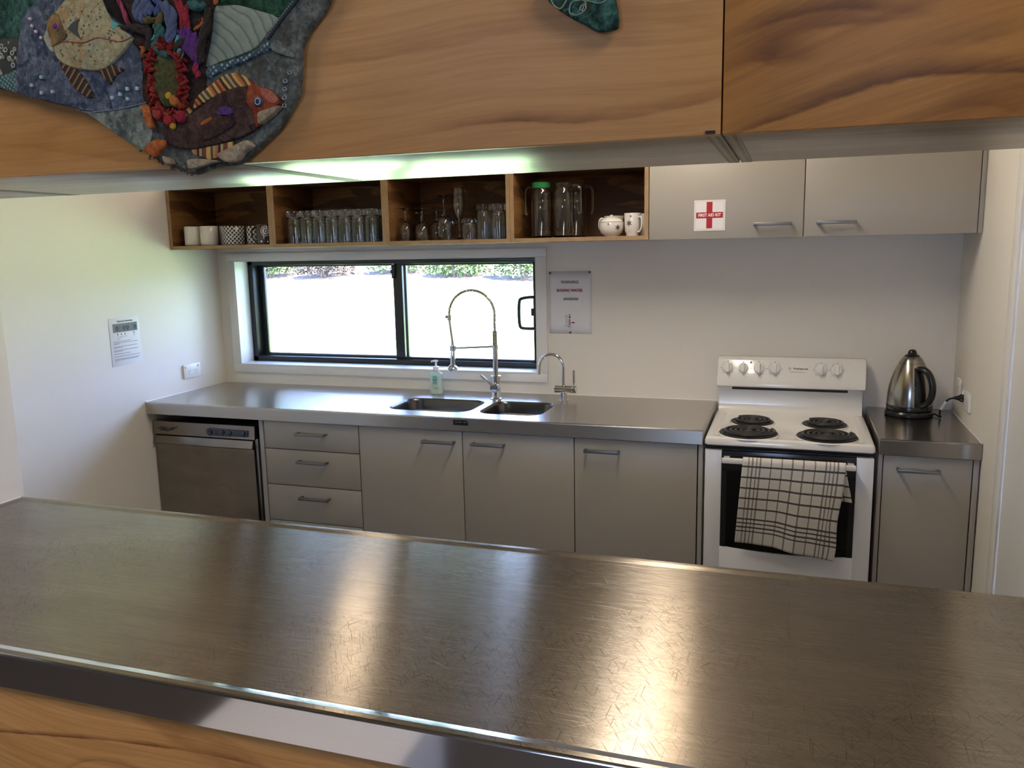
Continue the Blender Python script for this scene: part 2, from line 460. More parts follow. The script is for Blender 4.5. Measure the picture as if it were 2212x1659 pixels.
M['floor'] = plain('grey_vinyl', (0.13, 0.125, 0.12, 1), 0.25, var=0.08, bscale=30)
M['glass'] = glassmat('clear_glass', (0.97, 0.985, 0.98, 1))
M['pane'] = panemat('window_glass')
M['ovenglass'] = panemat('smoked_oven_glass', (0.16, 0.16, 0.17), 1.2)
STREAKS = {'right':[(3.0839,1.8074,0.1673,-1.0522,-2.1914,0.01,2.877,3.291,0.85),(2.9433,1.848,-0.0107,0.2313,0.0,0.026,2.88,3.01,1.0),(2.9768,1.8911,0.1143,-1.2478,0.0,0.012,2.874,3.126,0.7),(3.0328,1.8776,0.0802,-0.6434,0.0,0.013,2.934,3.136,0.6),(3.1683,1.7722,-0.0029,-4.3272,0.0,0.01,3.092,3.251,0.6),(3.075,1.839,0.1584,-0.6181,0.0,0.014,2.909,3.247,0.25),(2.95,1.7938,0.3697,0.1403,0.0,0.01,2.882,3.023,0.3)],'left':[(2.7237,1.7848,-0.0187,0.4101,2.1765,0.008,2.467,2.917,1.0),(2.4933,1.8992,0.0586,0.0295,0.0,0.012,2.28,2.698,0.35),(2.807,1.9002,-0.1994,-0.8651,0.0,0.012,2.706,2.907,0.35),(1.7977,1.7957,-0.1507,0.0148,0.0,0.008,1.596,2.008,0.3),(2.4707,1.826,0.0479,0.2729,0.0,0.012,2.337,2.605,0.2)],'base':[(1.7533,0.7014,0.101,-0.1065,-0.1798,0.0045,1.406,2.131,0.95),(1.7478,0.6569,0.1709,-2.3659,0.0,0.006,1.632,1.866,0.5),(1.683,0.7683,0.0303,-0.1937,0.0,0.006,1.522,1.879,0.3)]}
M['woodfront'] = wood('varnished_pine_ply', C(204, 154, 98), C(192, 139, 82), C(132, 84, 44), off=(1.3, 0, 0.55), streak=0.35, cover=.20, lines=.35, streaks=STREAKS['left'], origin=((.648+2.8885)/2, 0, 1.754))
M['woodright'] = wood('figured_pine_ply', C(192, 136, 70), C(170, 114, 54), C(92, 54, 25), off=(6.1, 0, 2.2), streak=0.35, cover=.40, rot=0.24, lines=.35, fz=3.0, streaks=STREAKS['right'], origin=((2.8905+3.636)/2, 0, 1.754))
M['woodbase'] = wood('servery_pine_ply', C(218, 164, 102), C(204, 146, 84), C(120, 68, 32), off=(3.3, 0, 9.2), streak=0.3, cover=.25, rot=-0.06, lines=.4, streaks=STREAKS['base'], origin=(2.14, 0, 0))
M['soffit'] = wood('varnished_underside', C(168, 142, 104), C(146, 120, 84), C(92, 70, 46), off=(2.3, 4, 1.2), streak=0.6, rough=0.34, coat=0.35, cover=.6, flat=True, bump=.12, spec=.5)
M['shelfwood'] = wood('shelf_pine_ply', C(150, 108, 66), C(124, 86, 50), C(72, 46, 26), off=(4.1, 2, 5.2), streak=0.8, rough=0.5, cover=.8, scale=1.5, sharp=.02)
M['edgex'] = plyedge('ply_edge_upright', 'x'); M['edgez'] = plyedge('ply_edge_flat', 'z')
M['edgesoff'] = plyedge('ply_edge_underside', 'x', (0.42, 0.35, 0.25), (0.17, 0.13, 0.085), 260)
M['pin'] = plain('dark_seam', (0.10, 0.085, 0.07, 1), .5, 1.0)
ART={'base':[(2.363,2.001),(2.349,1.966),(2.334,1.949),(2.317,1.934),(2.308,1.922),(2.302,1.912),(2.299,1.903),(2.298,1.894),(2.296,1.882),(2.294,1.865),(2.292,1.849),(2.287,1.838),(2.28,1.83),(2.264,1.809),(2.253,1.798),(2.239,1.789),(2.213,1.771),(2.185,1.753),(2.168,1.749),(2.152,1.749),(2.13,1.746),(2.099,1.739),(2.082,1.744),(2.068,1.749),(2.041,1.759),(2.027,1.767),(2.013,1.777),(1.983,1.792),(1.965,1.803),(1.947,1.815),(1.907,1.838),(1.872,1.853),(1.826,1.865),(1.781,1.88),(1.724,1.894),(1.665,1.909),(1.641,1.954),(1.664,2.082),(1.736,2.091),(2.338,2.019)],'green':[(1.694,2.079),(1.854,2.067),(1.831,2.021),(1.812,2.009),(1.797,1.995),(1.785,1.969),(1.756,1.969),(1.675,1.971)],'rings':[(1.675,1.971),(1.756,1.969),(1.785,1.966),(1.779,1.946),(1.771,1.92),(1.727,1.911),(1.665,1.909)],'netl':[(1.665,1.909),(1.727,1.911),(1.768,1.92),(1.767,1.883),(1.724,1.896),(1.665,1.912)],'blue':[(1.831,2.021),(1.867,2.058),(2.027,2.04),(2.027,1.96),(2.022,1.9),(2.027,1.85),(1.92,1.844),(1.872,1.856),(1.827,1.867),(1.769,1.884),(1.771,1.92),(1.785,1.969),(1.797,1.995),(1.812,2.009)],'greyl':[(1.92,1.843),(2.027,1.85),(2.027,1.796),(2.014,1.778),(1.983,1.794),(1.947,1.816),(1.908,1.84),(1.876,1.853)],'fish':[(1.962,2.007),(1.969,1.99),(1.977,1.973),(1.994,1.96),(2.013,1.946),(2.006,1.937),(1.985,1.921),(1.961,1.907),(1.939,1.903),(1.909,1.907),(1.887,1.913),(1.867,1.923),(1.858,1.937),(1.856,1.955),(1.846,1.97),(1.853,1.985),(1.867,1.995),(1.881,2.006),(1.894,2.015),(1.923,2.032),(1.946,2.029)],'fishface':[(1.856,1.955),(1.851,1.97),(1.855,1.985),(1.867,1.995),(1.876,1.992),(1.88,1.98),(1.885,1.966),(1.889,1.96),(1.88,1.952),(1.865,1.948),(1.857,1.946)],'fishlip':[(1.846,1.97),(1.852,1.968),(1.856,1.957),(1.857,1.946),(1.856,1.938),(1.848,1.944),(1.842,1.954),(1.84,1.962)],'fisheye':[(1.877,1.974),(1.876,1.971),(1.873,1.969),(1.87,1.968),(1.867,1.969),(1.864,1.971),(1.863,1.974),(1.863,1.977),(1.865,1.98),(1.868,1.981),(1.872,1.981),(1.875,1.98),(1.877,1.977)],'fishpup':[(1.874,1.975),(1.873,1.972),(1.871,1.971),(1.869,1.971),(1.867,1.972),(1.866,1.974),(1.867,1.976),(1.868,1.978),(1.87,1.979),(1.872,1.979),(1.873,1.977)],'gill':[(1.891,1.969),(1.904,1.978),(1.917,1.982),(1.912,1.976),(1.91,1.963),(1.916,1.951),(1.901,1.962)],'stripe':[(1.877,1.952),(1.899,1.949),(1.918,1.946),(1.931,1.948),(1.949,1.951),(1.966,1.947),(1.992,1.941),(2.013,1.946)],'fin1':[(1.865,1.924),(1.895,1.91),(1.91,1.896),(1.919,1.881),(1.926,1.868),(1.924,1.865),(1.914,1.865),(1.894,1.877),(1.878,1.896),(1.868,1.915)],'fin2':[(1.937,1.904),(1.969,1.911),(1.991,1.901),(1.974,1.894),(1.967,1.887),(1.961,1.88),(1.949,1.893)],'fin3':[(1.963,2.021),(1.986,2.025),(1.991,1.997),(2.0,1.982),(2.01,1.964),(1.998,1.965),(1.977,1.979),(1.965,1.995)],'turq':[(1.977,1.974),(1.991,1.966),(1.978,1.958)],'core':[(1.979,2.045),(2.168,2.024),(2.161,1.967),(2.153,1.929),(2.141,1.897),(2.135,1.864),(2.122,1.835),(2.107,1.822),(2.085,1.819),(2.06,1.832),(2.023,1.849),(2.021,1.88),(2.028,1.913),(2.007,1.945),(2.018,1.961),(1.988,1.991)],'scales':[(2.158,1.974),(2.18,1.975),(2.204,1.973),(2.235,1.963),(2.269,1.949),(2.252,1.932),(2.241,1.922),(2.227,1.912),(2.198,1.904),(2.165,1.898),(2.139,1.893),(2.144,1.923),(2.153,1.948)],'dkgreen':[(2.168,2.024),(2.337,2.004),(2.301,1.969),(2.273,1.95),(2.235,1.962),(2.198,1.974),(2.164,1.976)],'cord':[(2.337,2.004),(2.299,1.968),(2.274,1.946),(2.249,1.922)],'netr':[(2.141,1.89),(2.18,1.897),(2.214,1.904),(2.238,1.911),(2.248,1.919),(2.256,1.915),(2.252,1.908),(2.23,1.901),(2.197,1.892),(2.163,1.883),(2.143,1.876)],'beadband':[(2.251,1.916),(2.266,1.912),(2.289,1.9),(2.292,1.893),(2.276,1.897),(2.258,1.905)],'brown':[(2.06,1.821),(2.085,1.819),(2.107,1.826),(2.131,1.838),(2.16,1.852),(2.19,1.859),(2.225,1.859),(2.244,1.853),(2.266,1.837),(2.268,1.829),(2.251,1.823),(2.236,1.817),(2.23,1.804),(2.209,1.792),(2.183,1.785),(2.147,1.779),(2.102,1.775),(2.066,1.783),(2.054,1.802)],'dorsal':[(2.111,1.833),(2.117,1.847),(2.127,1.856),(2.141,1.863),(2.164,1.875),(2.177,1.88),(2.197,1.88),(2.212,1.871),(2.22,1.865),(2.227,1.858),(2.196,1.859),(2.177,1.856),(2.16,1.852),(2.131,1.841)],'dorsal2':[(2.097,1.837),(2.103,1.84),(2.111,1.831),(2.098,1.821),(2.092,1.819)],'ventral':[(2.102,1.775),(2.125,1.777),(2.147,1.779),(2.18,1.783),(2.181,1.774),(2.158,1.762),(2.135,1.758),(2.123,1.763),(2.107,1.767)],'head':[(2.218,1.859),(2.227,1.859),(2.244,1.853),(2.266,1.835),(2.267,1.83),(2.246,1.822),(2.235,1.815),(2.23,1.803),(2.224,1.803),(2.222,1.823),(2.213,1.833),(2.212,1.846)],'headlight':[(2.239,1.854),(2.251,1.851),(2.26,1.844),(2.266,1.835),(2.257,1.83),(2.244,1.838),(2.237,1.847)],'eye':[(2.241,1.834),(2.24,1.832),(2.238,1.829),(2.235,1.828),(2.232,1.828),(2.228,1.829),(2.226,1.831),(2.225,1.834),(2.225,1.837),(2.227,1.84),(2.229,1.842),(2.233,1.842),(2.236,1.842),(2.239,1.84),(2.241,1.837)],'shell1':[(2.268,1.827),(2.247,1.824),(2.232,1.82),(2.23,1.812),(2.232,1.804),(2.242,1.808),(2.256,1.816)],'shell2':[(2.156,1.766),(2.169,1.771),(2.187,1.777),(2.203,1.782),(2.212,1.781),(2.217,1.773),(2.202,1.765),(2.19,1.754),(2.178,1.752),(2.168,1.753),(2.157,1.759)],'shell3':[(2.102,1.759),(2.113,1.76),(2.131,1.759),(2.156,1.755),(2.143,1.753),(2.125,1.749),(2.105,1.746),(2.1,1.752)],'shell4':[(2.054,1.767),(2.066,1.763),(2.07,1.755),(2.058,1.756)],'purple':[(2.186,1.824),(2.183,1.821),(2.177,1.818),(2.169,1.818),(2.162,1.82),(2.158,1.824),(2.159,1.828),(2.163,1.832),(2.171,1.833),(2.178,1.832),(2.184,1.829)],'orstreak':[(2.128,1.811),(2.136,1.816),(2.147,1.819),(2.149,1.816),(2.141,1.811),(2.131,1.808)],'tail':[(2.02,1.846),(2.028,1.845),(2.035,1.841),(2.038,1.822),(2.038,1.813),(2.031,1.81),(2.024,1.819),(2.021,1.833)],'tail2':[(2.015,1.779),(2.025,1.788),(2.039,1.793),(2.059,1.79),(2.056,1.782),(2.047,1.777),(2.04,1.77),(2.034,1.767),(2.023,1.773)],'weed':[(2.146,1.789),(2.172,1.798),(2.189,1.808),(2.184,1.819),(2.162,1.822),(2.142,1.813),(2.126,1.801),(2.129,1.787)],'seambot':[(1.92,1.843),(1.945,1.843),(1.972,1.844),(2.005,1.847),(2.027,1.85)],'leaf':[(2.665,1.955),(2.67,1.932),(2.677,1.924),(2.686,1.917),(2.696,1.91),(2.706,1.904),(2.719,1.897),(2.729,1.89),(2.738,1.887),(2.751,1.887),(2.759,1.888),(2.762,1.893),(2.761,1.908),(2.758,1.923),(2.753,1.95)],'sw1':[(2.674,1.94),(2.676,1.929),(2.681,1.921),(2.688,1.918),(2.693,1.923),(2.696,1.929),(2.693,1.936)],'sw2':[(2.716,1.912),(2.719,1.919),(2.721,1.922),(2.715,1.926),(2.708,1.926),(2.702,1.923),(2.7,1.918),(2.7,1.912),(2.704,1.909),(2.71,1.908),(2.716,1.91),(2.721,1.915),(2.72,1.92),(2.715,1.918),(2.713,1.913)],'sw3':[(2.707,1.925),(2.718,1.925),(2.728,1.922),(2.738,1.919),(2.746,1.921),(2.751,1.926),(2.753,1.934)]}
BEADS={'bl':[(1.824,1.903),(1.802,1.892),(1.821,1.879),(1.844,1.879),(1.993,1.872),(2.012,1.871),(1.978,1.865),(1.962,1.861),(1.992,1.857)],'wh':[(1.815,1.992),(1.817,1.981),(1.824,1.972),(1.833,1.962)],'rg':[(1.747,1.957),(1.744,1.943),(1.768,1.945),(1.767,1.926),(1.761,1.937),(1.755,1.951)],'pl':[(2.283,1.873),(2.275,1.862),(2.273,1.851),(2.272,1.839),(2.271,1.828)],'dots':[(1.857,2.017),(1.842,2.009),(1.859,2.004),(1.844,1.992),(1.881,2.009),(1.839,1.979),(1.785,1.912),(1.834,1.91)]}
YARN=[('red',[(2.099,1.99),(2.105,1.972),(2.11,1.956),(2.106,1.94)]),('red',[(2.105,1.987),(2.115,1.965),(2.116,1.95)]),('red',[(2.123,1.982),(2.115,1.968),(2.118,1.945)]),('purple',[(2.11,1.952),(2.111,1.932),(2.116,1.916),(2.125,1.902)]),('purple',[(2.118,1.95),(2.121,1.928),(2.129,1.911),(2.129,1.899)]),('purple',[(2.127,1.941),(2.132,1.924),(2.132,1.907)]),('magenta',[(2.121,1.928),(2.126,1.913),(2.13,1.901)]),('purple',[(2.104,1.946),(2.109,1.926),(2.118,1.913)]),('slate',[(2.083,1.983),(2.092,1.967),(2.091,1.948),(2.08,1.932)]),('slate',[(2.077,1.988),(2.087,1.974),(2.089,1.954),(2.083,1.938)]),('slate',[(2.039,2.006),(2.03,1.987),(2.035,1.97),(2.045,1.965)]),('slate',[(2.054,2.011),(2.046,1.989),(2.05,1.972)]),('navy',[(2.061,1.997),(2.069,1.986),(2.063,1.973)]),('navy',[(2.043,1.992),(2.059,1.98),(2.072,1.976)]),('turq',[(2.099,1.94),(2.099,1.927),(2.101,1.915),(2.099,1.907)]),('turq',[(2.05,1.938),(2.059,1.941),(2.066,1.943)]),('teal',[(2.054,1.934),(2.062,1.927),(2.072,1.917),(2.077,1.91)]),('teal',[(2.063,1.957),(2.068,1.946),(2.064,1.936)]),('orange',[(2.129,1.945),(2.142,1.951),(2.147,1.959)]),('orange',[(2.165,1.989),(2.169,1.982),(2.17,1.976)]),('olive',[(2.03,1.972),(2.049,1.966),(2.062,1.967)]),('olive',[(2.067,1.976),(2.07,1.963),(2.061,1.954)]),('brownd',[(2.017,1.956),(2.035,1.953),(2.045,1.947),(2.045,1.925)]),('brownd',[(2.0,1.959),(2.022,1.96),(2.043,1.955)]),('brownd',[(2.155,1.974),(2.151,1.948),(2.142,1.923),(2.135,1.897)]),('maroon',[(1.99,2.011),(2.0,1.99),(2.006,1.973),(2.011,1.962)]),('pink',[(1.995,2.004),(1.997,1.996),(2.003,1.98),(2.01,1.963)]),('red',[(2.124,1.892),(2.128,1.885),(2.127,1.878)]),('magenta',[(2.128,1.901),(2.126,1.891),(2.126,1.881)]),('orange',[(2.028,1.93),(2.033,1.925),(2.029,1.916)]),('maroon',[(2.044,1.919),(2.057,1.919),(2.07,1.915)]),('teal',[(2.127,1.982),(2.139,1.976),(2.149,1.977)]),('brownd',[(2.11,1.933),(2.096,1.921),(2.086,1.913)])]
WREATH=(2.071, 1.881)
PXM=0.0008
# ================================================================== SETTING
R = 3.638            # right wall of the kitchen
D = 0.628            # depth of the back benches
ZB = 0.900; EH = 0.058
CEIL = 2.60
wx0, wx1, wz0, wz1 = 0.1125, 1.822, 1.002, 1.566      # window opening

bm = B(); box(bm, -5, 9, -2.71, 0.25, -0.1, 0); struct('floor', bm, M['floor'])
bm = B(); box(bm, -5, 9, -10, -2.71, -0.1, 0); struct('floor', bm, M['floordark'])
wst = thing('added_reflector', 'added low white stool on the hall floor, mirrored in the near bench edge', 'reflector', (1.74, -3.5, 0))  # unseen low panel, added to mirror as a bright patch in the bench edge
wsm = plain('white_reflector_paint', (.86, .86, .90, 1), .6)
bm = B(); box(bm, 1.43, 2.06, -3.72, -3.24, .28, .30, .003); obj('reflector_top', bm, wsm, wst)
for x_ in (1.46, 2.01):
    bm = B(); box(bm, x_, x_+.02, -3.70, -3.26, 0, .279, .002); obj('leg', bm, wsm, wst)
bm = B(); box(bm, -0.2, 4.6, -2.61, 0.2, CEIL, CEIL+0.12); struct('ceiling', bm, M['ceiling'])
bm = B(); box(bm, -5, 9, -10, -2.72, 3.0, 3.12); struct('ceiling', bm, M['ceiling'])
# back wall with the window hole
bm = B(); WT = 0.20
for a in ((-0.2, wx0, 0, CEIL), (wx1, 4.6, 0, CEIL), (wx0, wx1, 0, wz0), (wx0, wx1, wz1, CEIL)):
    box(bm, a[0], a[1], 0, WT, a[2], a[3])
bmesh.ops.remove_doubles(bm, verts=bm.verts, dist=1e-5)
struct('wall_back', bm, M['wall'], smooth=0)
bm = B(); box(bm, -0.2, 0, -2.70, 0.0, 0, CEIL); struct('wall_left', bm, M['wall'])
bm = B(); box(bm, 0.0, 0.647, -2.72, -1.883, 0, CEIL, 0.004); struct('wall_left_return', bm, M['wall'])
DY = -0.885
bm = B(); box(bm, R, R+0.10, DY, 0.0, 0, CEIL, 0.002); box(bm, R, R+0.10, -2.72, -1.86, 0, CEIL)
box(bm, R, R+0.10, -1.86, DY, 2.12, CEIL); struct('wall_right', bm, M['wall'])
# wall around the servery, hall side
bm = B(); box(bm, -5, 0.647, -2.82, -2.722, 0, 3.0); box(bm, R+0.1, 9, -2.82, -2.722, 0, 3.0); box(bm, 0.647, R+.1, -2.72, -2.62, 2.60, 3.0)
struct('wall_front', bm, M['hallwall'])
# hall shell behind the camera with its big windows
bm = B()
for a in ((-5, 1.65, 0, 3.0), (2.95, 9, 0, 3.0), (1.65, 2.95, 0, 1.25), (1.65, 2.95, 1.85, 3.0)):
    box(bm, a[0], a[1], -9.1, -9.0, a[2], a[3])
struct('wall_hall_back', bm, M['hallwall'])
bm = B(); box(bm, -4.1, -4.0, -9, -2.8, 0, 3.0); struct('wall_hall_left', bm, M['hallwall'])
bm = B()
for a in ((-9, -5.3, 0, 3.0), (-4.7, -2.8, 0, 3.0), (-5.3, -4.7, 0, 0.6), (-5.3, -4.7, 1.8, 3.0)):
    box(bm, 8.0, 8.1, a[0], a[1], a[2], a[3])
struct('wall_hall_right', bm, M['hallwall'])

# architrave: flat casing round the window
bm = B(); ax0, ax1, az0, az1 = 0.0666, 1.8736, 0.9591, 1.6066; T = -0.014
box(bm, ax0, ax1, T, 0, wz1, az1, 0.002); box(bm, ax0, ax1, T, 0, az0, wz0, 0.002)
box(bm, ax0, wx0, T, 0, wz0, wz1, 0.002); box(bm, wx1, ax1, T, 0, wz0, wz1, 0.002)
struct('trim_1', bm, M['trim'])
# reveal boards
win = bpy.data.objects.new('window_1', None); COL.objects.link(win); win.location = (0.967, 0.1, wz0); win['kind'] = 'structure'
bm = B(); t = 0.004
box(bm, wx0, wx0+t, T, .10, wz0, wz1); box(bm, wx1-t, wx1, T, .10, wz0, wz1); box(bm, wx0, wx1, T, .10, wz1-t, wz1)
obj('window_reveal', bm, M['reveal'], win)
bm = B(); box(bm, wx0+t, wx1-t, T-0.004, .10, wz0-.002, wz0+t+.002, .002); obj('window_sill', bm, M['reveal'], win)
fx0, fx1, fz0, fz1 = wx0+t, wx1-t, wz0+t, wz1-t
bm = B(); fw_ = 0.030; y0, y1 = 0.10, 0.19
box(bm, fx0, fx0+fw_, y0, y1, fz0, fz1, .002); box(bm, fx1-fw_, fx1, y0, y1, fz0, fz1, .002)
box(bm, fx0, fx1, y0, y1, fz0, fz0+fw_, .002); box(bm, fx0, fx1, y0, y1, fz1-fw_*.8, fz1, .002)
box(bm, fx0+fw_, fx1-fw_, 0.147, 0.152, fz0+fw_, fz0+fw_+.008)
obj('window_frame', bm, M['blackframe'], win)
def sash(x0, x1, y, lst, rst, name, glass):
    b = B(); z0, z1 = fz0+.022, fz1-.018
    box(b, x0, x0+lst, y, y+.022, z0, z1, .002); box(b, x1-rst, x1, y, y+.022, z0, z1, .002)
    box(b, x0+lst, x1-rst, y, y+.022, z0, z0+.020, .002); box(b, x0+lst, x1-rst, y, y+.022, z1-.016, z1, .002)
    s = obj(name, b, M['blackframe'], win)
    g = B(); box(g, x0+lst-.003, x1-rst+.003, y+.009, y+.013, z0+.017, z1-.013); obj('pane', g, M['pane'], s, smooth=0)
    return s
sash(fx0+.022, 1.055, 0.158, .040, .036, 'sash', 0)
sl = sash(0.998, fx1-.018, 0.118, .052, .034, 'sash', 0)
# little lock on the meeting stile
bm = B(); box(bm, 1.000, 1.016, .100, .118, 1.462, 1.535, .002); tube(bm, [(0.999, .108, 1.497), (0.992, .104, 1.497)], .009, 12)
obj('sash_lock', bm, M['blackgloss'], sl)
bm = B(); box(bm, 1.003, 1.012, .103, .112, 1.535, 1.562, .001); obj('lock_key', bm, M['plastic'], sl)
# D handle on the sliding sash
bm = B()
hp = smooth_poly([(1.786, .100, 1.366), (1.755, .080, 1.366), (1.722, .064, 1.360), (1.712, .060, 1.345), (1.709, .060, 1.288), (1.712, .060, 1.232), (1.722, .064, 1.216), (1.755, .080, 1.211), (1.786, .100, 1.210)], 4, False)
tube(bm, hp, .0085, 8); box(bm, 1.770, 1.796, .098, .120, 1.200, 1.376, .004); box(bm, 1.756, 1.774, .104, .118, 1.272, 1.310, .003)
obj('pull_handle', bm, M['blackframe'], sl)

# doorway on the right
bm = B(); box(bm, R-.016, R, -0.955, DY, 0, 2.18, .003); box(bm, R-.016, R, -1.86-.07, -1.86, 0, 2.18, .003); box(bm, R-.016, R, -1.86, -.955, 2.12, 2.18, .003)
struct('trim_2', bm, M['trim'])
dr = bpy.data.objects.new('door_1', None); COL.objects.link(dr); dr.location = (R+.05, -1.4, 0); dr['kind'] = 'structure'
bm = B(); box(bm, R-.006, R+.034, -1.857, -0.957, 0.005, 2.117, .001); obj('door_leaf', bm, M['trim'], dr)
bm = B(); tube(bm, [(R-.006, -1.78, 1.0), (R-.03, -1.78, 1.0), (R-.03, -1.66, 1.0)], .009, 10); lathe(bm, [(0, 0), (.026, 0), (.026, .006), (0, .006)], 20, (R-.012, -1.78, 1.0), 'x')
obj('door_handle', bm, M['chrome'], dr)

# ------------------------------------------------------------------ outside the window
def mixmat(name, a, b_, scale, rough=0.9):
    m, nt, b = MAT(name); N = NT(nt)
    N.link(N.mix(N.ramp(N.noise(N.pos(), scale, 4), [(0.35, 0.0), (0.65, 1.0)]), a, b_), b.inputs['Base Color']); b.inputs['Roughness'].default_value = rough
    return m
bm = B()
nx, ny = 30, 40; grid = []
for j in range(ny+1):
    row = []
    for i in range(nx+1):
        x = -30+i*1.5; y = .2+j*.6
        h = -0.05+max(0, (y-1.5))*0.085+0.05*math.sin(x*.7+y*.4)*min(1, y/4)
        row.append(bm.verts.new((x, y, h)))
    grid.append(row)
for j in range(ny):
    for i in range(nx): bm.faces.new((grid[j][i], grid[j][i+1], grid[j+1][i+1], grid[j+1][i]))
lm_, lnt, lb_ = MAT('sunlit_lawn_and_mulch'); N = NT(lnt)
gy = N.math('ADD', N.sep(N.pos())[1], N.math('MULTIPLY', N.noise(N.pos(), .35, 4), 3.2))
gr_ = N.mix(N.ramp(N.noise(N.pos(), 2.5, 4), [(0.35, 0.0), (0.65, 1.0)]), (0.28, 0.42, 0.12), (0.44, 0.54, 0.22))
mu_ = N.mix(N.ramp(N.noise(N.pos(), 9, 5), [(0.4, 0.0), (0.6, 1.0)]), (0.025, 0.018, 0.012), (0.12, 0.085, 0.06))
N.link(N.mix(N.ramp(N.math('MULTIPLY', N.math('SUBTRACT', gy, 12.6), 1.6, clamp=True), [(0, 0), (1, 1)]), gr_, mu_), lb_.inputs['Base Color']); lb_.inputs['Roughness'].default_value = .95
g = struct('ground', bm, lm_)
leafm = [mixmat('leaf_green', (0.02, 0.05, 0.010), (0.09, 0.15, 0.03), 6), mixmat('leaf_light', (0.04, 0.08, 0.02), (0.14, 0.20, 0.06), 6), mixmat('leaf_dry', (0.030, 0.022, 0.014), (0.085, 0.060, 0.042), 6)]
stemm = plain('bark', (0.16, 0.12, 0.09, 1), 0.9)
rnd = random.Random(11)
def shrub(x, y, z, w, h, mi, n, label):
    r = thing('shrub', label, 'shrub', (x, y, z), group='shrubs beyond the lawn')
    b = B()
    for k in range(n):
        a = rnd.random()*2*PI; rr = (rnd.random()**.5)*w; hh = rnd.random()**.8*h
        rr *= (1-0.55*(hh/h))
        c = Vector((rr*math.cos(a), rr*math.sin(a)*.8, hh+.05)); s = .028+.035*rnd.random()
        u = Vector((rnd.uniform(-1, 1), rnd.uniform(-1, 1), rnd.uniform(-1, 1))).normalized(); v = u.cross(Vector((rnd.uniform(-1, 1), rnd.uniform(-1, 1), rnd.uniform(-1, 1)))).normalized()
        vv = [b.verts.new(c+q) for q in (u*s, v*s*.45, -u*s, -v*s*.45)]; b.faces.new(vv)
    obj('foliage', b, leafm[mi], r, smooth=0, localspace=True)
    b = B()
    for k in range(5):
        a = 2*PI*k/5+.3
        tube(b, [(0.03*math.cos(a), .03*math.sin(a), -.12), (.2*w*math.cos(a), .2*w*math.sin(a), .4*h), (.5*w*math.cos(a), .5*w*math.sin(a), .85*h)], [.03, .02, .008], 6)
    obj('stem', b, stemm, r, localspace=True)
rows = [(-11.3, 13.6, .9, 1.3, 2), (-9.3, 13.9, .9, .9, 0), (-7.5, 13.5, .85, 1.2, 2), (-5.7, 13.8, .85, 1.4, 1), (-4.0, 13.2, .80, 1.1, 0), (-2.4, 13.0, .75, 1.4, 0), (-0.85, 12.8, .75, 1.2, 1), (0.75, 13.2, .8, 1.3, 2), (2.4, 13.6, .8, 1.5, 0)]
where = ['far left', 'second from the left', 'third from the left', 'fourth from the left', 'middle of the row', 'fourth from the right', 'third from the right', 'second from the right', 'far right']
for i, (x, y, w, h, mi) in enumerate(rows):
    shrub(x, y, -0.05+(y-1.5)*.085, w, h, mi, 3600, ['leafy green shrub', 'pale green shrub', 'dry brownish shrub'][mi]+' beyond the lawn, '+where[i]+' in the window')

treem = mixmat('tree_leaves', (0.025, 0.055, 0.012), (0.07, 0.12, 0.03), 3)
def tree(x, y, h, w, seed, label):
    rt_ = random.Random(seed); z = -0.05+(y-1.5)*.085
    r = thing('tree', label, 'tree', (x, y, z), group='trees on the bank behind the shrubs')
    b = B()
    for k in range(5200):
        a = rt_.random()*2*PI; q = rt_.random(); hh = .10*h+.9*h*q; ww = w*math.sin(PI*min(.97, .12+.85*q))**.6*(rt_.random()**.45)
        c = Vector((ww*math.cos(a), ww*math.sin(a), hh)); s = rt_.uniform(.10, .24)
        u = Vector((rt_.uniform(-1, 1), rt_.uniform(-1, 1), rt_.uniform(-1, 1))).normalized(); v = u.cross(Vector((rt_.uniform(-1, 1), rt_.uniform(-1, 1), rt_.uniform(-1, 1)))).normalized()
        b.faces.new([b.verts.new(c+d) for d in (u*s, v*s*.5, -u*s, -v*s*.5)])
    obj('crown', b, treem, r, smooth=0, localspace=True)
    b = B(); tube(b, [(0, 0, -.3), (.05, .02, .4*h), (-.05, .05, .85*h)], [.22, .15, .04], 8); obj('trunk', b, stemm, r, localspace=True)
for i, (x, h) in enumerate(((-19, 8.5), (-13, 9.5), (-7.2, 9), (-1.2, 10), (4.8, 9))):
    tree(x, 18.5, h, 2.95, 20+i, 'tall leafy tree on the bank, '+['leftmost', 'second from the left', 'middle one', 'second from the right', 'rightmost'][i]+' of the row outside')
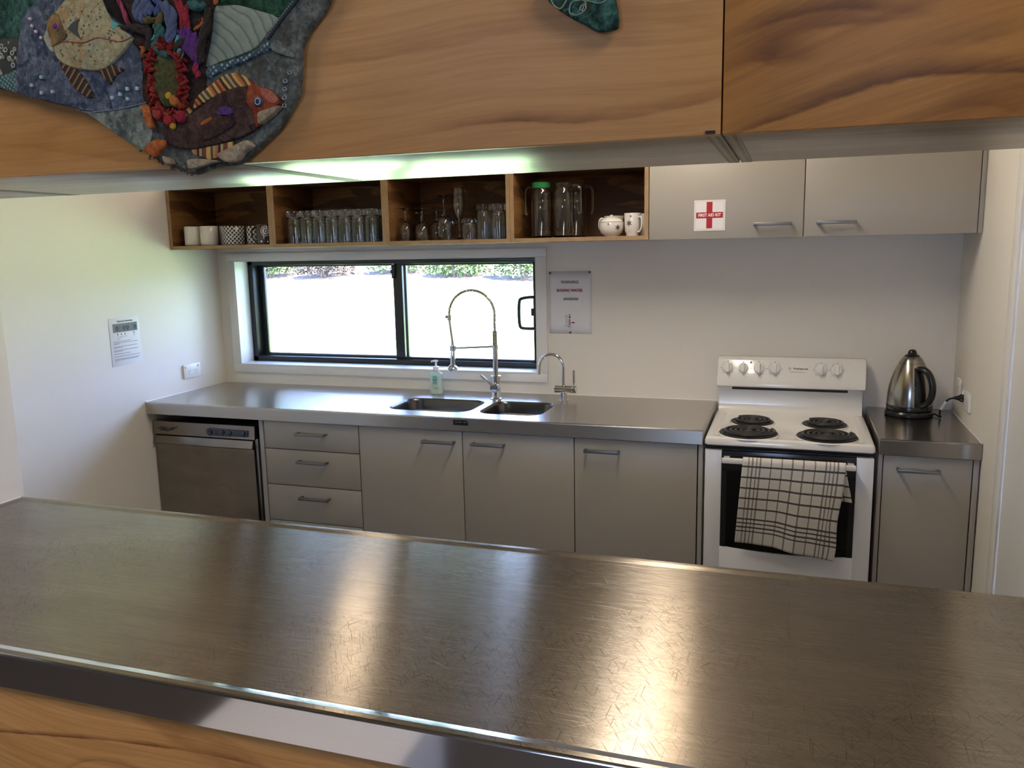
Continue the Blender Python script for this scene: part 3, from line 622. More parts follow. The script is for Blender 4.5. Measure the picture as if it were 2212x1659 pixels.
# ================================================================== BENCHES
def slab(name, x0, x1, y0, y1, z, h, holes, m, parent=None, rim=0.0, r=.006):
    """sheet-metal bench top: rounded front edge, optional raised rim, holes are loops of (x, y)"""
    b = B()
    def L(ins, zz, rad=.004): return [(px, py, zz) for px, py in rrect(x0+ins, x1-ins, y0+ins, y1-ins, rad, 3)]
    loops = [L(.012, z-h), L(0, z-h), L(0, z-r), L(r*.3, z-r*.3), L(r, z)]
    if rim: loops = [L(.012, z-h), L(0, z-h), L(0, z+rim-r), L(r*.3, z+rim-r*.3), L(r, z+rim), L(.017, z+rim), L(.034, z)]
    rings = loops_surface(b, loops, close_last=False)
    edges = []
    def ringedges(vs_): 
        return [b.edges.get((vs_[k], vs_[(k+1) % len(vs_)])) or b.edges.new((vs_[k], vs_[(k+1) % len(vs_)])) for k in range(len(vs_))]
    edges += ringedges(rings[-1])
    for hl in holes: edges += ringedges([b.verts.new((p[0], p[1], z)) for p in hl])
    if holes: bmesh.ops.triangle_fill(b, edges=edges, use_beauty=True)
    else: b.faces.new(rings[-1])
    o_ = obj(name, b, m, parent)
    for pf in o_.data.polygons:
        if max(abs(c) for c in pf.normal) > .9999: pf.use_smooth = False
    return o_

sink1 = (1.243, 1.648, -0.520, -0.232, .075); sink2 = (1.690, 1.980, -0.520, -0.224, .065)
def hole(s, ins=0): return rrect(s[0]+ins, s[1]-ins, s[2]+ins, s[3]-ins, max(.01, s[4]-ins), 8)
wt = thing('sink_worktop', 'long stainless steel worktop with two sunken basins under the window', 'worktop', (1.338, -.3, ZB-EH))
slab('worktop_sheet', 0.002, 2.676, -D, -0.001, ZB, EH, [hole(sink1), hole(sink2)], M['steeltop'], wt)
bm = B(); box(bm, 0.02, 2.66, -D+.02, -.01, ZB-EH, ZB-EH+.004); obj('underside', bm, M['laminate_side'], wt)
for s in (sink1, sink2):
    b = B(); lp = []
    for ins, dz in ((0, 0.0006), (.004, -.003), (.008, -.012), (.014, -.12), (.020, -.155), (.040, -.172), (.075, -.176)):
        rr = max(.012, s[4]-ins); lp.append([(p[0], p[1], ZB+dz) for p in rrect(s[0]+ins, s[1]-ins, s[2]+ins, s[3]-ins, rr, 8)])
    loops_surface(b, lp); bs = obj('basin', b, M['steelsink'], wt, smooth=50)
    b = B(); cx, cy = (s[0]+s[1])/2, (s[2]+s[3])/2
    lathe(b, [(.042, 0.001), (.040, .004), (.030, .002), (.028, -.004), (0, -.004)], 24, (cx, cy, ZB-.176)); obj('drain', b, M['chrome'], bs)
bm = B(); box(bm, 1.628, 1.697, -D-.0012, -D, .868, .8905, .0008); lab = obj('maker_plate', bm, M['blackgloss'], wt)
bm = B()
for k, wd in enumerate((.006, .010, .005, .008)): box(bm, 1.640+k*.012, 1.640+k*.012+wd, -D-.0016, -D-.001, .8795, .8825)
obj('plate_lettering', bm, M['inkgrey'], lab)

wt2 = thing('side_worktop', 'short stainless steel worktop between the stove and the right wall, kettle on it', 'worktop', (3.47, -.3, ZB-EH))
slab('worktop_sheet', 3.302, R-.001, -D, -0.001, ZB, EH, [], M['steel'], wt2)
# silicone bead where the benches meet the walls
bm = B(); tube(bm, [(0.004, -D, ZB+.001), (0.004, -.004, ZB+.001), (2.672, -.004, ZB+.001)], .003, 6); obj('sealant_bead', bm, M['trim'], wt)
bm = B(); tube(bm, [(3.305, -.004, ZB+.001), (R-.004, -.004, ZB+.001), (R-.004, -D, ZB+.001)], .003, 6); obj('sealant_bead', bm, M['trim'], wt2)

nb = thing('servery_worktop', 'scratched stainless steel servery bench top in the foreground', 'worktop', (2.14, -2.3, .782))
NY0, NY1, NZ = -2.719, -1.8905, 0.850
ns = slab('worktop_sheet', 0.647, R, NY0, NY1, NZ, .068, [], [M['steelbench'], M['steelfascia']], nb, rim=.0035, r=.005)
for pf in ns.data.polygons:
    if pf.normal.z > .9999: pf.use_smooth = False
    if abs(pf.normal.z) < .5 or abs(pf.center.y-(NY0+2.3)) < .034 and abs(pf.normal.z) < .9999: pf.material_index = 1
bm = B(); box(bm, 2.9968, 2.9978, -2.46, -1.93, NZ, NZ+.0002); obj('weld_seam', bm, M['pin'], nb)
bm = B(); tube(bm, [(.650, NY0+.01, NZ+.003), (.650, NY1-.01, NZ+.003)], .003, 6); obj('sealant_bead', bm, M['trim'], nb)

# plywood servery cupboard below the near bench
sc = thing('servery_cupboard', 'varnished plywood servery front under the near steel bench', 'cupboard', (2.14, -2.3, 0))
bm = B(); box(bm, .650, 2.88, -2.704, -2.684, 0.06, .781, .001); obj('front_panel', bm, M['woodbase'], sc)
bm = B(); box(bm, 2.884, R-.002, -2.704, -2.684, 0.06, .781, .001); obj('front_panel', bm, M['woodbase'], sc)
bm = B(); box(bm, .66, R-.01, -2.684, -1.93, 0, .781); obj('carcass', bm, M['laminate_side'], sc)

# ================================================================== OVERHEAD PLYWOOD CUPBOARDS
ZO = 1.754; OF, OB = -2.716, -2.303; OT = 2.58
def overhead(x0, x1, joints, wfront, label):
    r = thing('overhead_cupboard', label, 'cupboard', ((x0+x1)/2, -2.5, ZO))
    b = B(); box(b, x0, x1, OF, OF+.018, ZO, OT, .0008); obj('front_panel', b, wfront, r)
    xs = [x0]+joints+[x1]
    for a, c in zip(xs, xs[1:]):
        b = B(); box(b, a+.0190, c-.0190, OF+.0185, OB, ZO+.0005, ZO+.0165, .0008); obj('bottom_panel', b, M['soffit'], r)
        for q0, q1 in ((a+.0005, a+.0185), (c-.0185, c-.0005)):
            b = B(); box(b, q0, q1, OF+.0185, OB, ZO, OT-.002, .0008); obj('side_panel', b, M['edgesoff'], r)
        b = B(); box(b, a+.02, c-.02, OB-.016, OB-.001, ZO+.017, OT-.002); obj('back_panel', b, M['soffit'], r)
    return r
overhead(.648, 2.8885, [1.411, 2.141], M['woodfront'], 'long overhead plywood cupboard above the servery, fabric fish hanging on its front')
overhead(2.8905, R-.002, [], M['woodright'], 'right overhead plywood cupboard with strongly figured dark grain')
bm = B(); box(bm, 2.870, 2.882, OF-.002, OF, ZO+.001, ZO+.005); tag(obj('cupboard_catch', bm, M['gap']), 'tiny black catch at the lower corner of the long overhead cupboard', 'catch')

# ================================================================== BACK CABINETS
YD = -D+.015      # door face plane
def door_panel(b, x0, x1, z0, z1, g=.0021): box(b, x0+g, x1-g, YD, YD+.018, z0+g, z1-g, .0008)
def bar_handle(x0, x1, z, y, parent, lbl=None, drop=0):
    b = B()
    box(b, x0, x1, y-.036, y-.028, z-.0065, z+.0065, .0012)
    box(b, x0, x0+.009, y-.030, y+.001, z-.0045+drop, z+.0045+drop, .001); box(b, x1-.009, x1, y-.030, y+.001, z-.0045+drop, z+.0045+drop, .001)
    return obj('handle', b, M['handle'], parent)
KB = .10
def carcass(r, x0, x1, extra=None):
    b = B(); box(b, x0, x0+.016, YD+.019, -.02, KB, ZB-EH-.001); box(b, x1-.016, x1, YD+.019, -.02, KB, ZB-EH-.001)
    box(b, x0+.016, x1-.016, YD+.019, -.02, KB, KB+.016); box(b, x0+.016, x1-.016, -.03, -.02, KB+.016, ZB-EH-.001)
    box(b, x0+.016, x1-.016, YD+.021, YD+.03, KB+.016, ZB-EH-.003)
    obj('carcass', b, M['gap'], r)
    b = B(); box(b, x0, x1, -D+.07, -D+.085, 0, KB-.001); obj('kickboard', b, M['laminate'], r)
ZT = ZB-EH-.003
dc = thing('drawer_cabinet', 'grey three-drawer cabinet between the dishwasher and the sink doors', 'cabinet', (.91, -.3, 0))
carcass(dc, .640, 1.158)
bm = B(); box(bm, .638, .6585, YD-.004, -.03, 0, ZT, .0008); obj('end_panel', bm, M['laminate_side'], dc)
for (z0, z1, hz) in ((.7055, ZT, .787), (.533, .7055, .655), (.357, .533, .482)):
    b = B(); door_panel(b, .661, 1.160, z0, z1); d_ = obj('drawer', b, M['laminate'], dc)
    bar_handle(.845, .998, hz, YD, d_)
b = B(); door_panel(b, .661, 1.160, KB, .357); obj('lower_panel', b, M['laminate'], dc)
skc = thing('sink_cabinet', 'wide grey two-door cabinet below the sink basins', 'cabinet', (1.66, -.3, 0))
carcass(skc, 1.161, 2.155)
b = B(); door_panel(b, 1.161, 1.662, KB, ZT); d_ = obj('door', b, M['laminate'], skc); bar_handle(1.480, 1.630, .789, YD, d_)
b = B(); door_panel(b, 1.662, 2.156, KB, ZT); d_ = obj('door', b, M['laminate'], skc); bar_handle(1.709, 1.857, .790, YD, d_)
bc = thing('base_cabinet', 'wide grey single-door cabinet immediately left of the stove', 'cabinet', (2.4, -.3, 0))
carcass(bc, 2.157, 2.655)
b = B(); door_panel(b, 2.156, 2.6545, KB, ZT); d_ = obj('door', b, M['laminate'], bc); bar_handle(2.203, 2.346, .791, YD, d_)
b = B(); box(b, 2.6575, 2.6745, YD-.002, -.03, 0, ZT, .0008); obj('end_panel', b, M['laminate_side'], bc)
rc = thing('base_cabinet', 'narrow grey single-door cabinet below the kettle, right of the stove', 'cabinet', (3.46, -.3, 0))
carcass(rc, 3.322, 3.612)
b = B(); door_panel(b, 3.320, 3.6135, KB, ZT); d_ = obj('door', b, M['laminate'], rc); bar_handle(3.366, 3.508, .790, YD, d_)
b = B(); box(b, 3.304, 3.3185, YD-.002, -.03, 0, ZT, .0008); obj('end_panel', b, M['laminate_side'], rc)
b = B(); box(b, 3.6155, 3.633, YD-.002, -.03, 0, ZT, .0008); obj('end_panel', b, M['laminate_side'], rc)

# ------------------------------------------------------------------ wall cabinet, two doors
DU = .363; ZU0, ZU1 = 1.632, 1.945
wc_ = thing('wall_cabinet', 'grey two-door wall cabinet with a first aid sign, above the stove', 'cabinet', (3.02, -.18, ZU0))
b = B(); box(b, 2.4165, 3.632, -DU+.020, -.001, ZU0+.001, ZU1); obj('carcass', b, M['laminate'], wc_)
for (x0, x1, h0, h1) in ((2.4165, 3.017, 2.831, 2.974), (3.018, 3.620, 3.064, 3.206)):
    b = B(); box(b, x0+.001, x1-.0015, -DU, -DU+.018, ZU0-.001, ZU1, .0008); d_ = obj('door', b, M['laminate'], wc_)
    bar_handle(h0, h1, 1.683, -DU, d_)
b = B(); box(b, 3.6215, 3.6365, -DU-.001, -.001, ZU0-.001, ZU1, .0008); obj('end_panel', b, M['laminate_side'], wc_)

# first aid sign
sg = thing('first_aid_sign', 'square white FIRST AID KIT sign with a dark red cross on the wall cabinet door', 'sign', (2.66, -DU, 1.66))
b = B(); box(b, 2.599, 2.7205, -DU-.0016, -DU-.0002, 1.663, 1.7835); obj('sign_plate', b, M['signwhite'], sg)
b = B(); prism(b, [(2.6475, 1.672), (2.6705, 1.672), (2.6705, 1.7125), (2.712, 1.7125), (2.712, 1.7355), (2.6705, 1.7355), (2.6705, 1.776), (2.6475, 1.776), (2.6475, 1.7355), (2.607, 1.7355), (2.607, 1.7125), (2.6475, 1.7125)], 'xz', -DU-.0016, -DU-.0024); obj('red_cross', b, M['red'], sg)
b = B()
q = [(p[0], p[1]) for p in rrect(2.604, 2.7155, 1.668, 1.7785, .010, 5)]
tube(b, [(p[0], -DU-.0017, p[1]) for p in q+[q[0]]], .0003, 4); obj('border_line', b, M['inkgrey'], sg)
text('lettering', 'FIRST AID KIT', .0165, (2.6595, -DU-.0026, 1.7240), M['white'], sg, bold=.0004, sx=.88)

# ------------------------------------------------------------------ open shelf boxes
xs = [0.002, .6076, 1.2143, 1.8145, 2.4153]
names = [('holding the white and patterned mugs', 0), ('filled with rows of upturned tumblers', 1), ('holding the wine glasses and flute', 2), ('holding the glass jugs and floral china', 3)]
for i in range(4):
    x0, x1 = xs[i]+.0004, xs[i+1]-.0004; t = .0175
    r = thing('open_shelf_box', 'open plywood shelf box '+names[i][0], 'shelf', ((x0+x1)/2, -.18, ZU0), group='open shelf boxes above the window')
    for a, c in ((x0, x0+t), (x1-t, x1)):
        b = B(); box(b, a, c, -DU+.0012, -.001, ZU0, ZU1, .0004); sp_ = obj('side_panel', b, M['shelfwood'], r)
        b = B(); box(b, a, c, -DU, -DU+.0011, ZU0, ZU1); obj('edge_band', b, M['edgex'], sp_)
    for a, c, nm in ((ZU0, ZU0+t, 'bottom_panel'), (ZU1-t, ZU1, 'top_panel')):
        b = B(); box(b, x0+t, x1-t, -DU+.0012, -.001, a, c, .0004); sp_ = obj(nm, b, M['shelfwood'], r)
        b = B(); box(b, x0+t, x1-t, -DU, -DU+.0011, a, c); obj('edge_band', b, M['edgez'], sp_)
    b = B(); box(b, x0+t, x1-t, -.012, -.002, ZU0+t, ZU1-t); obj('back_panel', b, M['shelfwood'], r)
SZ = ZU0+.0175+.0003
# ================================================================== STOVE
st = thing('stove', 'white upright electric stove with four black coil hotplates, towel over its oven rail', 'stove', (2.985, -.3, 0))
SX0, SX1 = 2.683, 3.291; SYF = -.645
b = B(); box(b, SX0+.004, SX1-.004, -.60, -.03, .02, .868, .003); obj('body', b, M['enamel'], st)
b = B(); box(b, SX0+.003, SX1-.003, -.612, -.59, .826, .842); obj('gap_strip', b, M['gap'], st)
# hob: pressed tray with a rolled front lip, slightly raised rim
b = B()
def L(x0, x1, y0, y1, z, r): return [(p[0], p[1], z) for p in rrect(x0, x1, y0, y1, r, 5)]
loops_surface(b, [L(SX0+.004, SX1-.004, SYF+.006, -.10, .845, .012), L(SX0, SX1, SYF, -.10, .850, .014), L(SX0, SX1, SYF, -.10, .866, .014), L(SX0+.003, SX1-.003, SYF+.003, -.10, .873, .014), L(SX0+.010, SX1-.010, SYF+.010, -.10, .876, .013),
                  L(SX0+.034, SX1-.034, SYF+.040, -.105, .876, .02), L(SX0+.042, SX1-.042, SYF+.048, -.110, .871, .02)], close_last=True, close_first=True)
hob = obj('hob', b, M['enamel'], st, smooth=40)
HZ = .871
def hotplate(cx, cy, rad):
    b = B()
    lathe(b, [(rad+.009, 0.0005), (rad+.009, .003), (rad+.005, .006), (rad, .006), (rad-.006, .003), (0, .003)], 48, (cx, cy, HZ)); p = obj('hotplate', b, M['enamel'], st)
    b = B(); lathe(b, [(rad+.003, .0062), (rad+.005, .0085), (rad+.001, .0105), (rad-.010, .006), (rad*.4, -.002+.006), (0, .004)], 48, (cx, cy, HZ)); obj('drip_pan', b, M['blackmatt'], p)
    b = B(); pts = []; turns = 4.0 if rad > .095 else 3.3; r1 = rad-.006; r0 = rad*.20
    n = int(turns*36)
    for k in range(n+1):
        a = 2*PI*turns*k/n+.5; rr = r0+(r1-r0)*k/n
        pts.append((cx+rr*math.cos(a), cy+rr*math.sin(a), HZ+.0165))
    tube(b, pts, .0052, 8, flat=.75); obj('coil', b, M['coil'], p)
    b = B(); lathe(b, [(0, .0), (rad*.16, .0), (rad*.16, .0155), (rad*.14, .017), (0, .017)], 20, (cx, cy, HZ)); 
    for k in range(3):
        a = 2*PI*k/3+.5; tube(b, [(cx+.02*math.cos(a), cy+.02*math.sin(a), HZ+.010), (cx+(rad-.008)*math.cos(a), cy+(rad-.008)*math.sin(a), HZ+.010)], .0022, 5)
    obj('trivet', b, M['coil'], p)
hotplate(2.840, -.535, .106); hotplate(3.128, -.535, .106); hotplate(2.845, -.322, .082); hotplate(3.127, -.312, .082)
# backguard: sweep up from the hob, dark slot, then the tilted control box
prof = [(-.108, .871), (-.085, .874), (-.073, .885), (-.069, .905), (-.067, .985), (-.030, .985), (-.030, .871)]
b = B(); prism(b, prof, 'yz', 2.690, 3.284); obj('backguard', b, M['enamel'], st, smooth=50)
b = B(); box(b, 2.745, 3.225, -.0700, -.060, .968, .984, .001); obj('vent_slot', b, M['blackmatt'], st)
prof = [(-.030, .988), (-.100, .984), (-.112, .990), (-.113, 1.000), (-.104, 1.021), (-.079, 1.100), (-.066, 1.112), (-.030, 1.114)]
b = bmesh.new(); 
prism(b, [(p[0], p[1]) for p in prof], 'yz', 2.681, 3.293)
bmesh.ops.bevel(b, geom=[e for e in b.edges if e.is_manifold and e.calc_face_angle(0) > 1.2], offset=.010, segments=3, profile=.5, affect='EDGES', clamp_overlap=True)
cb = obj('control_box', b, M['enamel'], st, smooth=50)
# control face is tilted: y = -.104 + (z-1.021)*(.025/.079)
def fy(z): return -.104+(z-1.021)*.3165
ang = math.atan(.3165)
def face_mat(x, z): return Matrix.Translation((x, fy(z), z)) @ Matrix.Rotation(-ang, 4, 'X') @ Matrix.Rotation(PI/2, 4, 'X')
def knob(x, z):
    b = B(); lathe(b, [(0, 0), (.0215, 0), (.0215, .004), (.0185, .011), (0, .012)], 32)
    box(b, -.0062, .0062, -.0215, .0215, .010, .024, .002)
    bmesh.ops.transform(b, matrix=face_mat(x, z), verts=b.verts); k = obj('knob', b, M['plastic'], st)
    b = B()
    for s in range(24):
        a0 = math.radians(-235+s*290/24); a1 = math.radians(-235+(s+1)*290/24)
        v = [b.verts.new((r*math.cos(a), r*math.sin(a), .0006)) for r, a in ((.0262, a0), (.0270, a0), (.0270, a1), (.0262, a1))]; b.faces.new(v)
    for a in (-235, -180, -130, -90, -50, 0, 55):
        a = math.radians(a); c, s_ = math.cos(a)*.031, math.sin(a)*.031
        v = [b.verts.new((c+dx, s_+dy, .0006)) for dx, dy in ((-.0022, -.0008), (.0022, -.0008), (.0022, .0008), (-.0022, .0008))]; b.faces.new(v)
    box(b, -.004, .004, .0285, .0305, .0005, .0007)
    bmesh.ops.transform(b, matrix=face_mat(x, z), verts=b.verts); obj('dial_marking', b, M['inkgrey'], k, smooth=0)
for x in (2.726, 2.792, 2.858, 2.924, 3.113, 3.178): knob(x, 1.067)
b = B(); lathe(b, [(0, .0005), (.0035, .0005), (.0035, .002), (0, .002)], 14); bmesh.ops.transform(b, matrix=face_mat(2.824, 1.092), verts=b.verts); obj('indicator_lamp', b, M['blackgloss'], st)
lg = text('logo_lettering', 'Westinghouse', .0105, (0, 0, 0), M['inkgrey'], None, bold=.0003)
def onface(ob, x, z):
    me = ob.data; me.transform(Matrix.Rotation(-PI/2, 4, 'X')); me.transform(Matrix.Translation((0, 0, .0007))); me.transform(face_mat(x, z)); me.transform(Matrix.Translation(-Vector(st.location))); ob.parent = st
onface(lg, 3.030, 1.070)
b = B(); lathe(b, [(.0038, .0005), (.0050, .0005), (.0050, .0009), (.0038, .0009)], 20, closed=True)
tube(b, [(-.0022, .002, .0007), (-.0011, -.002, .0007), (0, .0012, .0007), (.0011, -.002, .0007), (.0022, .002, .0007)], .0004, 4)
bmesh.ops.transform(b, matrix=face_mat(2.986, 1.070), verts=b.verts); obj('logo_badge', b, M['inkgrey'], st)
b = B()
for k in range(7): box(b, -.018+k*.0085, -.018+k*.0085+.006, -.0012, .0012, .0004, .0006)
bmesh.ops.transform(b, matrix=face_mat(3.006, 1.0555), verts=b.verts); obj('model_lettering', b, M['handle'], st, smooth=0)
# oven door
OY0, OY1 = -.640, -.606
gx0, gx1 = 2.748, 3.229
dr_ = B(); box(dr_, SX0+.002, gx0, OY0, OY1, .19, .826, .003); box(dr_, gx1, SX1-.002, OY0, OY1, .19, .826, .003)
bot = [(gx0-.002, .19), (gx1+.002, .19), (gx1+.002, .441)]+[(gx1-(gx1-gx0)*k/12, .441-.012*math.sin(PI*k/12)) for k in range(13)]+[(gx0-.002, .441)]
prism(dr_, bot, 'xz', OY1, OY0, .001); od = obj('oven_door', dr_, M['doorwhite'], st)
b = B(); gl = [(gx0+.001, .826), (gx1-.001, .826)]+[(gx1-.001-(gx1-gx0-.002)*k/12, .443-.012*math.sin(PI*k/12)) for k in range(13)]
prism(b, gl, 'xz', OY0+.007, OY0+.003); obj('door_glass', b, M['ovenglass'], od, smooth=0)
b = B(); prism(b, [(gx0, .746), (gx1, .746), (gx1, .826), (gx0, .826)], 'xz', OY0+.0029, OY0+.001, .0005)
for x0, x1 in ((gx0, gx0+.020), (gx1-.020, gx1)): box(b, x0, x1, OY0+.001, OY0+.0029, .44, .746)
obj('glass_border', b, M['blackgloss'], od)
b = B()
for a in ((gx0-.0, gx1, -.60, -.2, .35, .36), (gx0, gx1, -.21, -.20, .36, .81), (gx0, gx0+.008, -.60, -.2, .36, .81), (gx1-.008, gx1, -.60, -.2, .36, .81), (gx0, gx1, -.60, -.2, .81, .82)): box(b, *a)
obj('oven_cavity', b, M['blackmatt'], st)
b = B()
for z in (.655, .512, .487): tube(b, [(gx0+.01, -.595, z), (gx1-.01, -.595, z)], .0022, 6)
for k in range(9): tube(b, [(gx0+.03+k*.052, -.595, .512), (gx0+.03+k*.052, -.25, .512)], .0014, 5)
obj('oven_rack', b, M['handle'], st)
b = B(); box(b, 2.752, 3.224, -.694, -.674, .789, .809, .004)
for x in (2.757, 3.198): box(b, x, x+.022, -.676, OY0+.002, .792, .806, .002)
obj('oven_handle', b, M['enamel'], od)
b = B(); box(b, SX0+.004, SX1-.004, OY0+.004, OY1, .04, .184, .003); obj('storage_drawer', b, M['doorwhite'], st)

# ================================================================== TEA TOWEL
def towelmat():
    m, nt, b = MAT('checked_towelling'); N = NT(nt); s = N.sep(N.uv())
    wob = N.math('MULTIPLY', N.math('SUBTRACT', N.noise(N.mapping(N.pos(), (60, 60, 60)), 4, 2), .5), .006)
    def stripes(v, ps, w):
        st_ = [(0.0, 0.0)]
        for p in ps: st_ += [(p-w/2, 1.0), (p+w/2, 0.0)]
        return N.ramp(N.math('ADD', v, wob), st_, 'CONSTANT')
    V = stripes(s[0], (.062, .100, .140, .178, .285, .390, .495, .600, .710, .815, .852, .890, .928), .0135)
    H = stripes(s[1], (.103, .223, .345, .462, .582, .702, .752, .800, .850), .0185)
    n1 = N.noise(N.mapping(N.pos(), (700, 700, 700)), 1, 2); n2 = N.noise(N.pos(), 14, 3)
    base = N.mix(n2, (0.66, 0.62, 0.56), (0.76, 0.72, 0.67))
    c = N.mix(N.math('MULTIPLY', V, .78), base, (0.075, 0.062, 0.062)); c = N.mix(N.math('MULTIPLY', H, .97), c, (0.030, 0.024, 0.026))
    c = N.mix(N.math('MULTIPLY', n1, .22), c, (0.40, 0.37, 0.35))
    N.link(c, b.inputs['Base Color']); b.inputs['Roughness'].default_value = .95; b.inputs['Specular IOR Level'].default_value = .1
    b.inputs['Sheen Weight'].default_value = .3
    N.bump(n1, .5, b, .002); return m
b = B(); uv = b.loops.layers.uv.new('UVMap')
NU, NF, NB_ = 44, 44, 26
BX0, BX1 = 2.829, 3.190; yb_, zb_, rb_ = -.684, .800, .0155
rows = []
def tx(u, s, back=0):
    top = BX0+(BX1-BX0)*u; bot = 2.806+(3.160-2.806)*u
    if back: bot = BX0+.006+(BX1+.022-BX0)*u
    return top+(bot-top)*s
def front(u, s):
    zb = .479+(.440-.479)*u+.005*math.sin(PI*u*1.6)-.002*math.sin(u*13)
    z = zb_+(zb-zb_)*s
    y = yb_-rb_-.001-.004*s*(1+math.sin(u*9+1+s*2))-.003*s*math.sin(u*21+2)-.006*s
    edge = .006*math.sin(s*9)*(1 if u > .9 else 0)*s
    return (tx(u, s)+edge, y+.030*s*s, z)
def back(u, s):
    zb = .700-.035*u
    return (tx(u, s, 1), yb_+rb_+.001-.002*math.sin(u*8)*s-.004*s, zb_+(zb-zb_)*s)
for j in range(NF+1): rows.append([(front(i/NU, 1-j/NF), (i/NU, 1-.94*j/NF)) for i in range(NU+1)])
for k in range(1, 8):
    a = PI*k/8; rows.append([((BX0+(BX1-BX0)*i/NU, yb_-(rb_+.001)*math.cos(a), zb_+rb_*math.sin(a)), (i/NU, .06-.06*k/8)) for i in range(NU+1)])
for j in range(NB_+1): rows.append([(back(i/NU, j/NB_), (i/NU, (j/NB_)*.40)) for i in range(NU+1)])
vv = [[b.verts.new(p[0]) for p in r_] for r_ in rows]
for j in range(len(rows)-1):
    for i in range(NU):
        f = b.faces.new((vv[j][i], vv[j][i+1], vv[j+1][i+1], vv[j+1][i]))
        for l, (jj, ii) in zip(f.loops, ((j, i), (j, i+1), (j+1, i+1), (j+1, i))): l[uv].uv = rows[jj][ii][1]
tw = obj('tea_towel', b, towelmat(), None, smooth=180)
so = tw.modifiers.new('thickness', 'SOLIDIFY'); so.thickness = .0022; so.offset = 0
tag(tw, 'off-white tea towel with dark checks draped over the oven rail', 'towel')

# ================================================================== DISHWASHER
dw = thing('dishwasher', 'stainless steel commercial dishwasher in the left corner under the worktop', 'dishwasher', (.29, -.3, 0))
DX0, DX1, DYF = .002, .596, -.600
b = B(); box(b, DX0+.004, DX1, -.575, -.04, .05, .800, .002); obj('body', b, M['steeldw'], dw)
b = B(); prism(b, [(DYF, .737), (DYF+.001, .742), (DYF+.006, .800), (-.55, .803), (-.55, .737)], 'yz', DX0, DX1); fa = obj('control_fascia', b, M['steeldw'], dw)
b = B(); box(b, DX0+.004, DX1-.012, -.585, -.57, .730, .7365); obj('shadow_gap', b, M['gap'], dw)
b = B()
prof = [(-.592, .729), (-.594, .727), (-.605, .692), (-.590, .684), (-.590, .12), (-.574, .12), (-.574, .728)]
prism(b, prof, 'yz', DX0+.006, DX1-.014); obj('door', b, M['steeldw'], dw)
b = B(); box(b, DX0+.002, DX1, -.575, -.06, 0, .05); obj('plinth', b, M['gap'], dw)
b = B()
pl = [(.345+.019*math.cos(a), .7635+.019*math.sin(a)) for a in [PI/2+PI*k/10 for k in range(11)]]+[(.556, .7475), (.560, .750), (.561, .776), (.557, .779)]
prism(b, [(x, z+(.0 if x < .35 else 0)) for x, z in pl], 'xz', -.597, -.6035, .001); cp = obj('control_panel', b, plain('slate_blue_panel', (0.045, 0.065, 0.10, 1), .3), fa)
for x, r_ in ((.349, .0125), (.423, .0105), (.462, .0105), (.541, .0105)):
    b = B(); lathe(b, [(0, 0), (r_, 0), (r_, -.004), (r_*.8, -.006), (0, -.006)], 22, (x, -.603, .7660 if x > .4 else .7635), 'y'); kn = obj('button', b, M['blackgloss'], cp)
    b = B(); lathe(b, [(r_*.45, 0), (r_*.7, 0), (r_*.7, -.001), (r_*.45, -.001)], 18, (x, -.6095, .7675 if x > .4 else .765), 'y', closed=True); obj('button_symbol', b, M['handle'], kn)
b = B()
for x, z in ((.385, .772), (.385, .756), (.423, .752), (.462, .752), (.541, .752)): lathe(b, [(0, 0), (.0032, 0), (.0032, -.002), (0, -.002)], 10, (x, -.6035, z), 'y')
obj('indicator_lights', b, M['gap'], cp)
# flowing script logo, drawn as strokes
b = B()
def stroke(pts, r=.0012): tube(b, [(p[0], -.6035+.1*(p[1]-.765)*.0, p[1]) for p in smooth_poly(pts, 5, False)], r, 5)
stroke([(.036, .764), (.052, .772), (.066, .770), (.060, .763), (.050, .760), (.066, .757), (.076, .764)])
stroke([(.072, .772), (.066, .762), (.076, .757), (.086, .765), (.080, .770), (.074, .764)])
stroke([(.078, .760), (.092, .754), (.104, .762), (.102, .769)]); stroke([(.104, .769), (.108, .760), (.114, .767), (.118, .760), (.126, .766), (.121, .772), (.116, .766), (.128, .770), (.148, .776)])
obj('script_logo', b, M['ink'], fa)

# ================================================================== TAPS
mt = thing('mixer_tap', 'tall chrome pull-down tap with a coiled spring hose between the two basins', 'tap', (1.662, -.170, ZB))
Y = -.170; X = 1.662
b = B(); lathe(b, [(0, 0), (.031, 0), (.031, .004), (.024, .007), (.0225, .010), (.0225, .092), (.0245, .093), (.0245, .110), (.022, .112), (.012, .113), (0, .113)], 32, (X, Y, ZB))
obj('tap_body', b, M['chrome'], mt)
b = B(); lathe(b, [(0, -.036), (.0190, -.036), (.021, -.033), (.021, 0), (0, 0)], 26, (X+.004, Y-.008, .957), 'y'); vb_ = obj('valve', b, M['chrome'], mt)
b = B(); tube(b, [(X-.004, Y-.030, .966), (X-.030, Y-.040, .992), (X-.056, Y-.050, 1.018)], [.0065, .0055, .0052], 12); obj('lever', b, M['chrome'], vb_)
b = B(); tube(b, [(X, Y, 1.010), (X, Y, 1.150)], .0125, 24); lathe(b, [(0, 1.140), (.0145, 1.140), (.0145, 1.158), (0, 1.158)], 24, (X, Y, 0)); obj('riser', b, M['chrome'], mt)
b = B()
for k in range(13): lathe(b, [(.0085, 0), (.0125, .001), (.0135, .0025), (.0125, .004), (.0085, .005)], 20, (X, Y, 1.158+k*.0052))
brass = plain('warm_nickel', (0.55, 0.52, 0.42, 1), .22, 1.0)
obj('spring_collar', b, brass, mt)
cx_, cz_, ra = 1.548, 1.300, .115
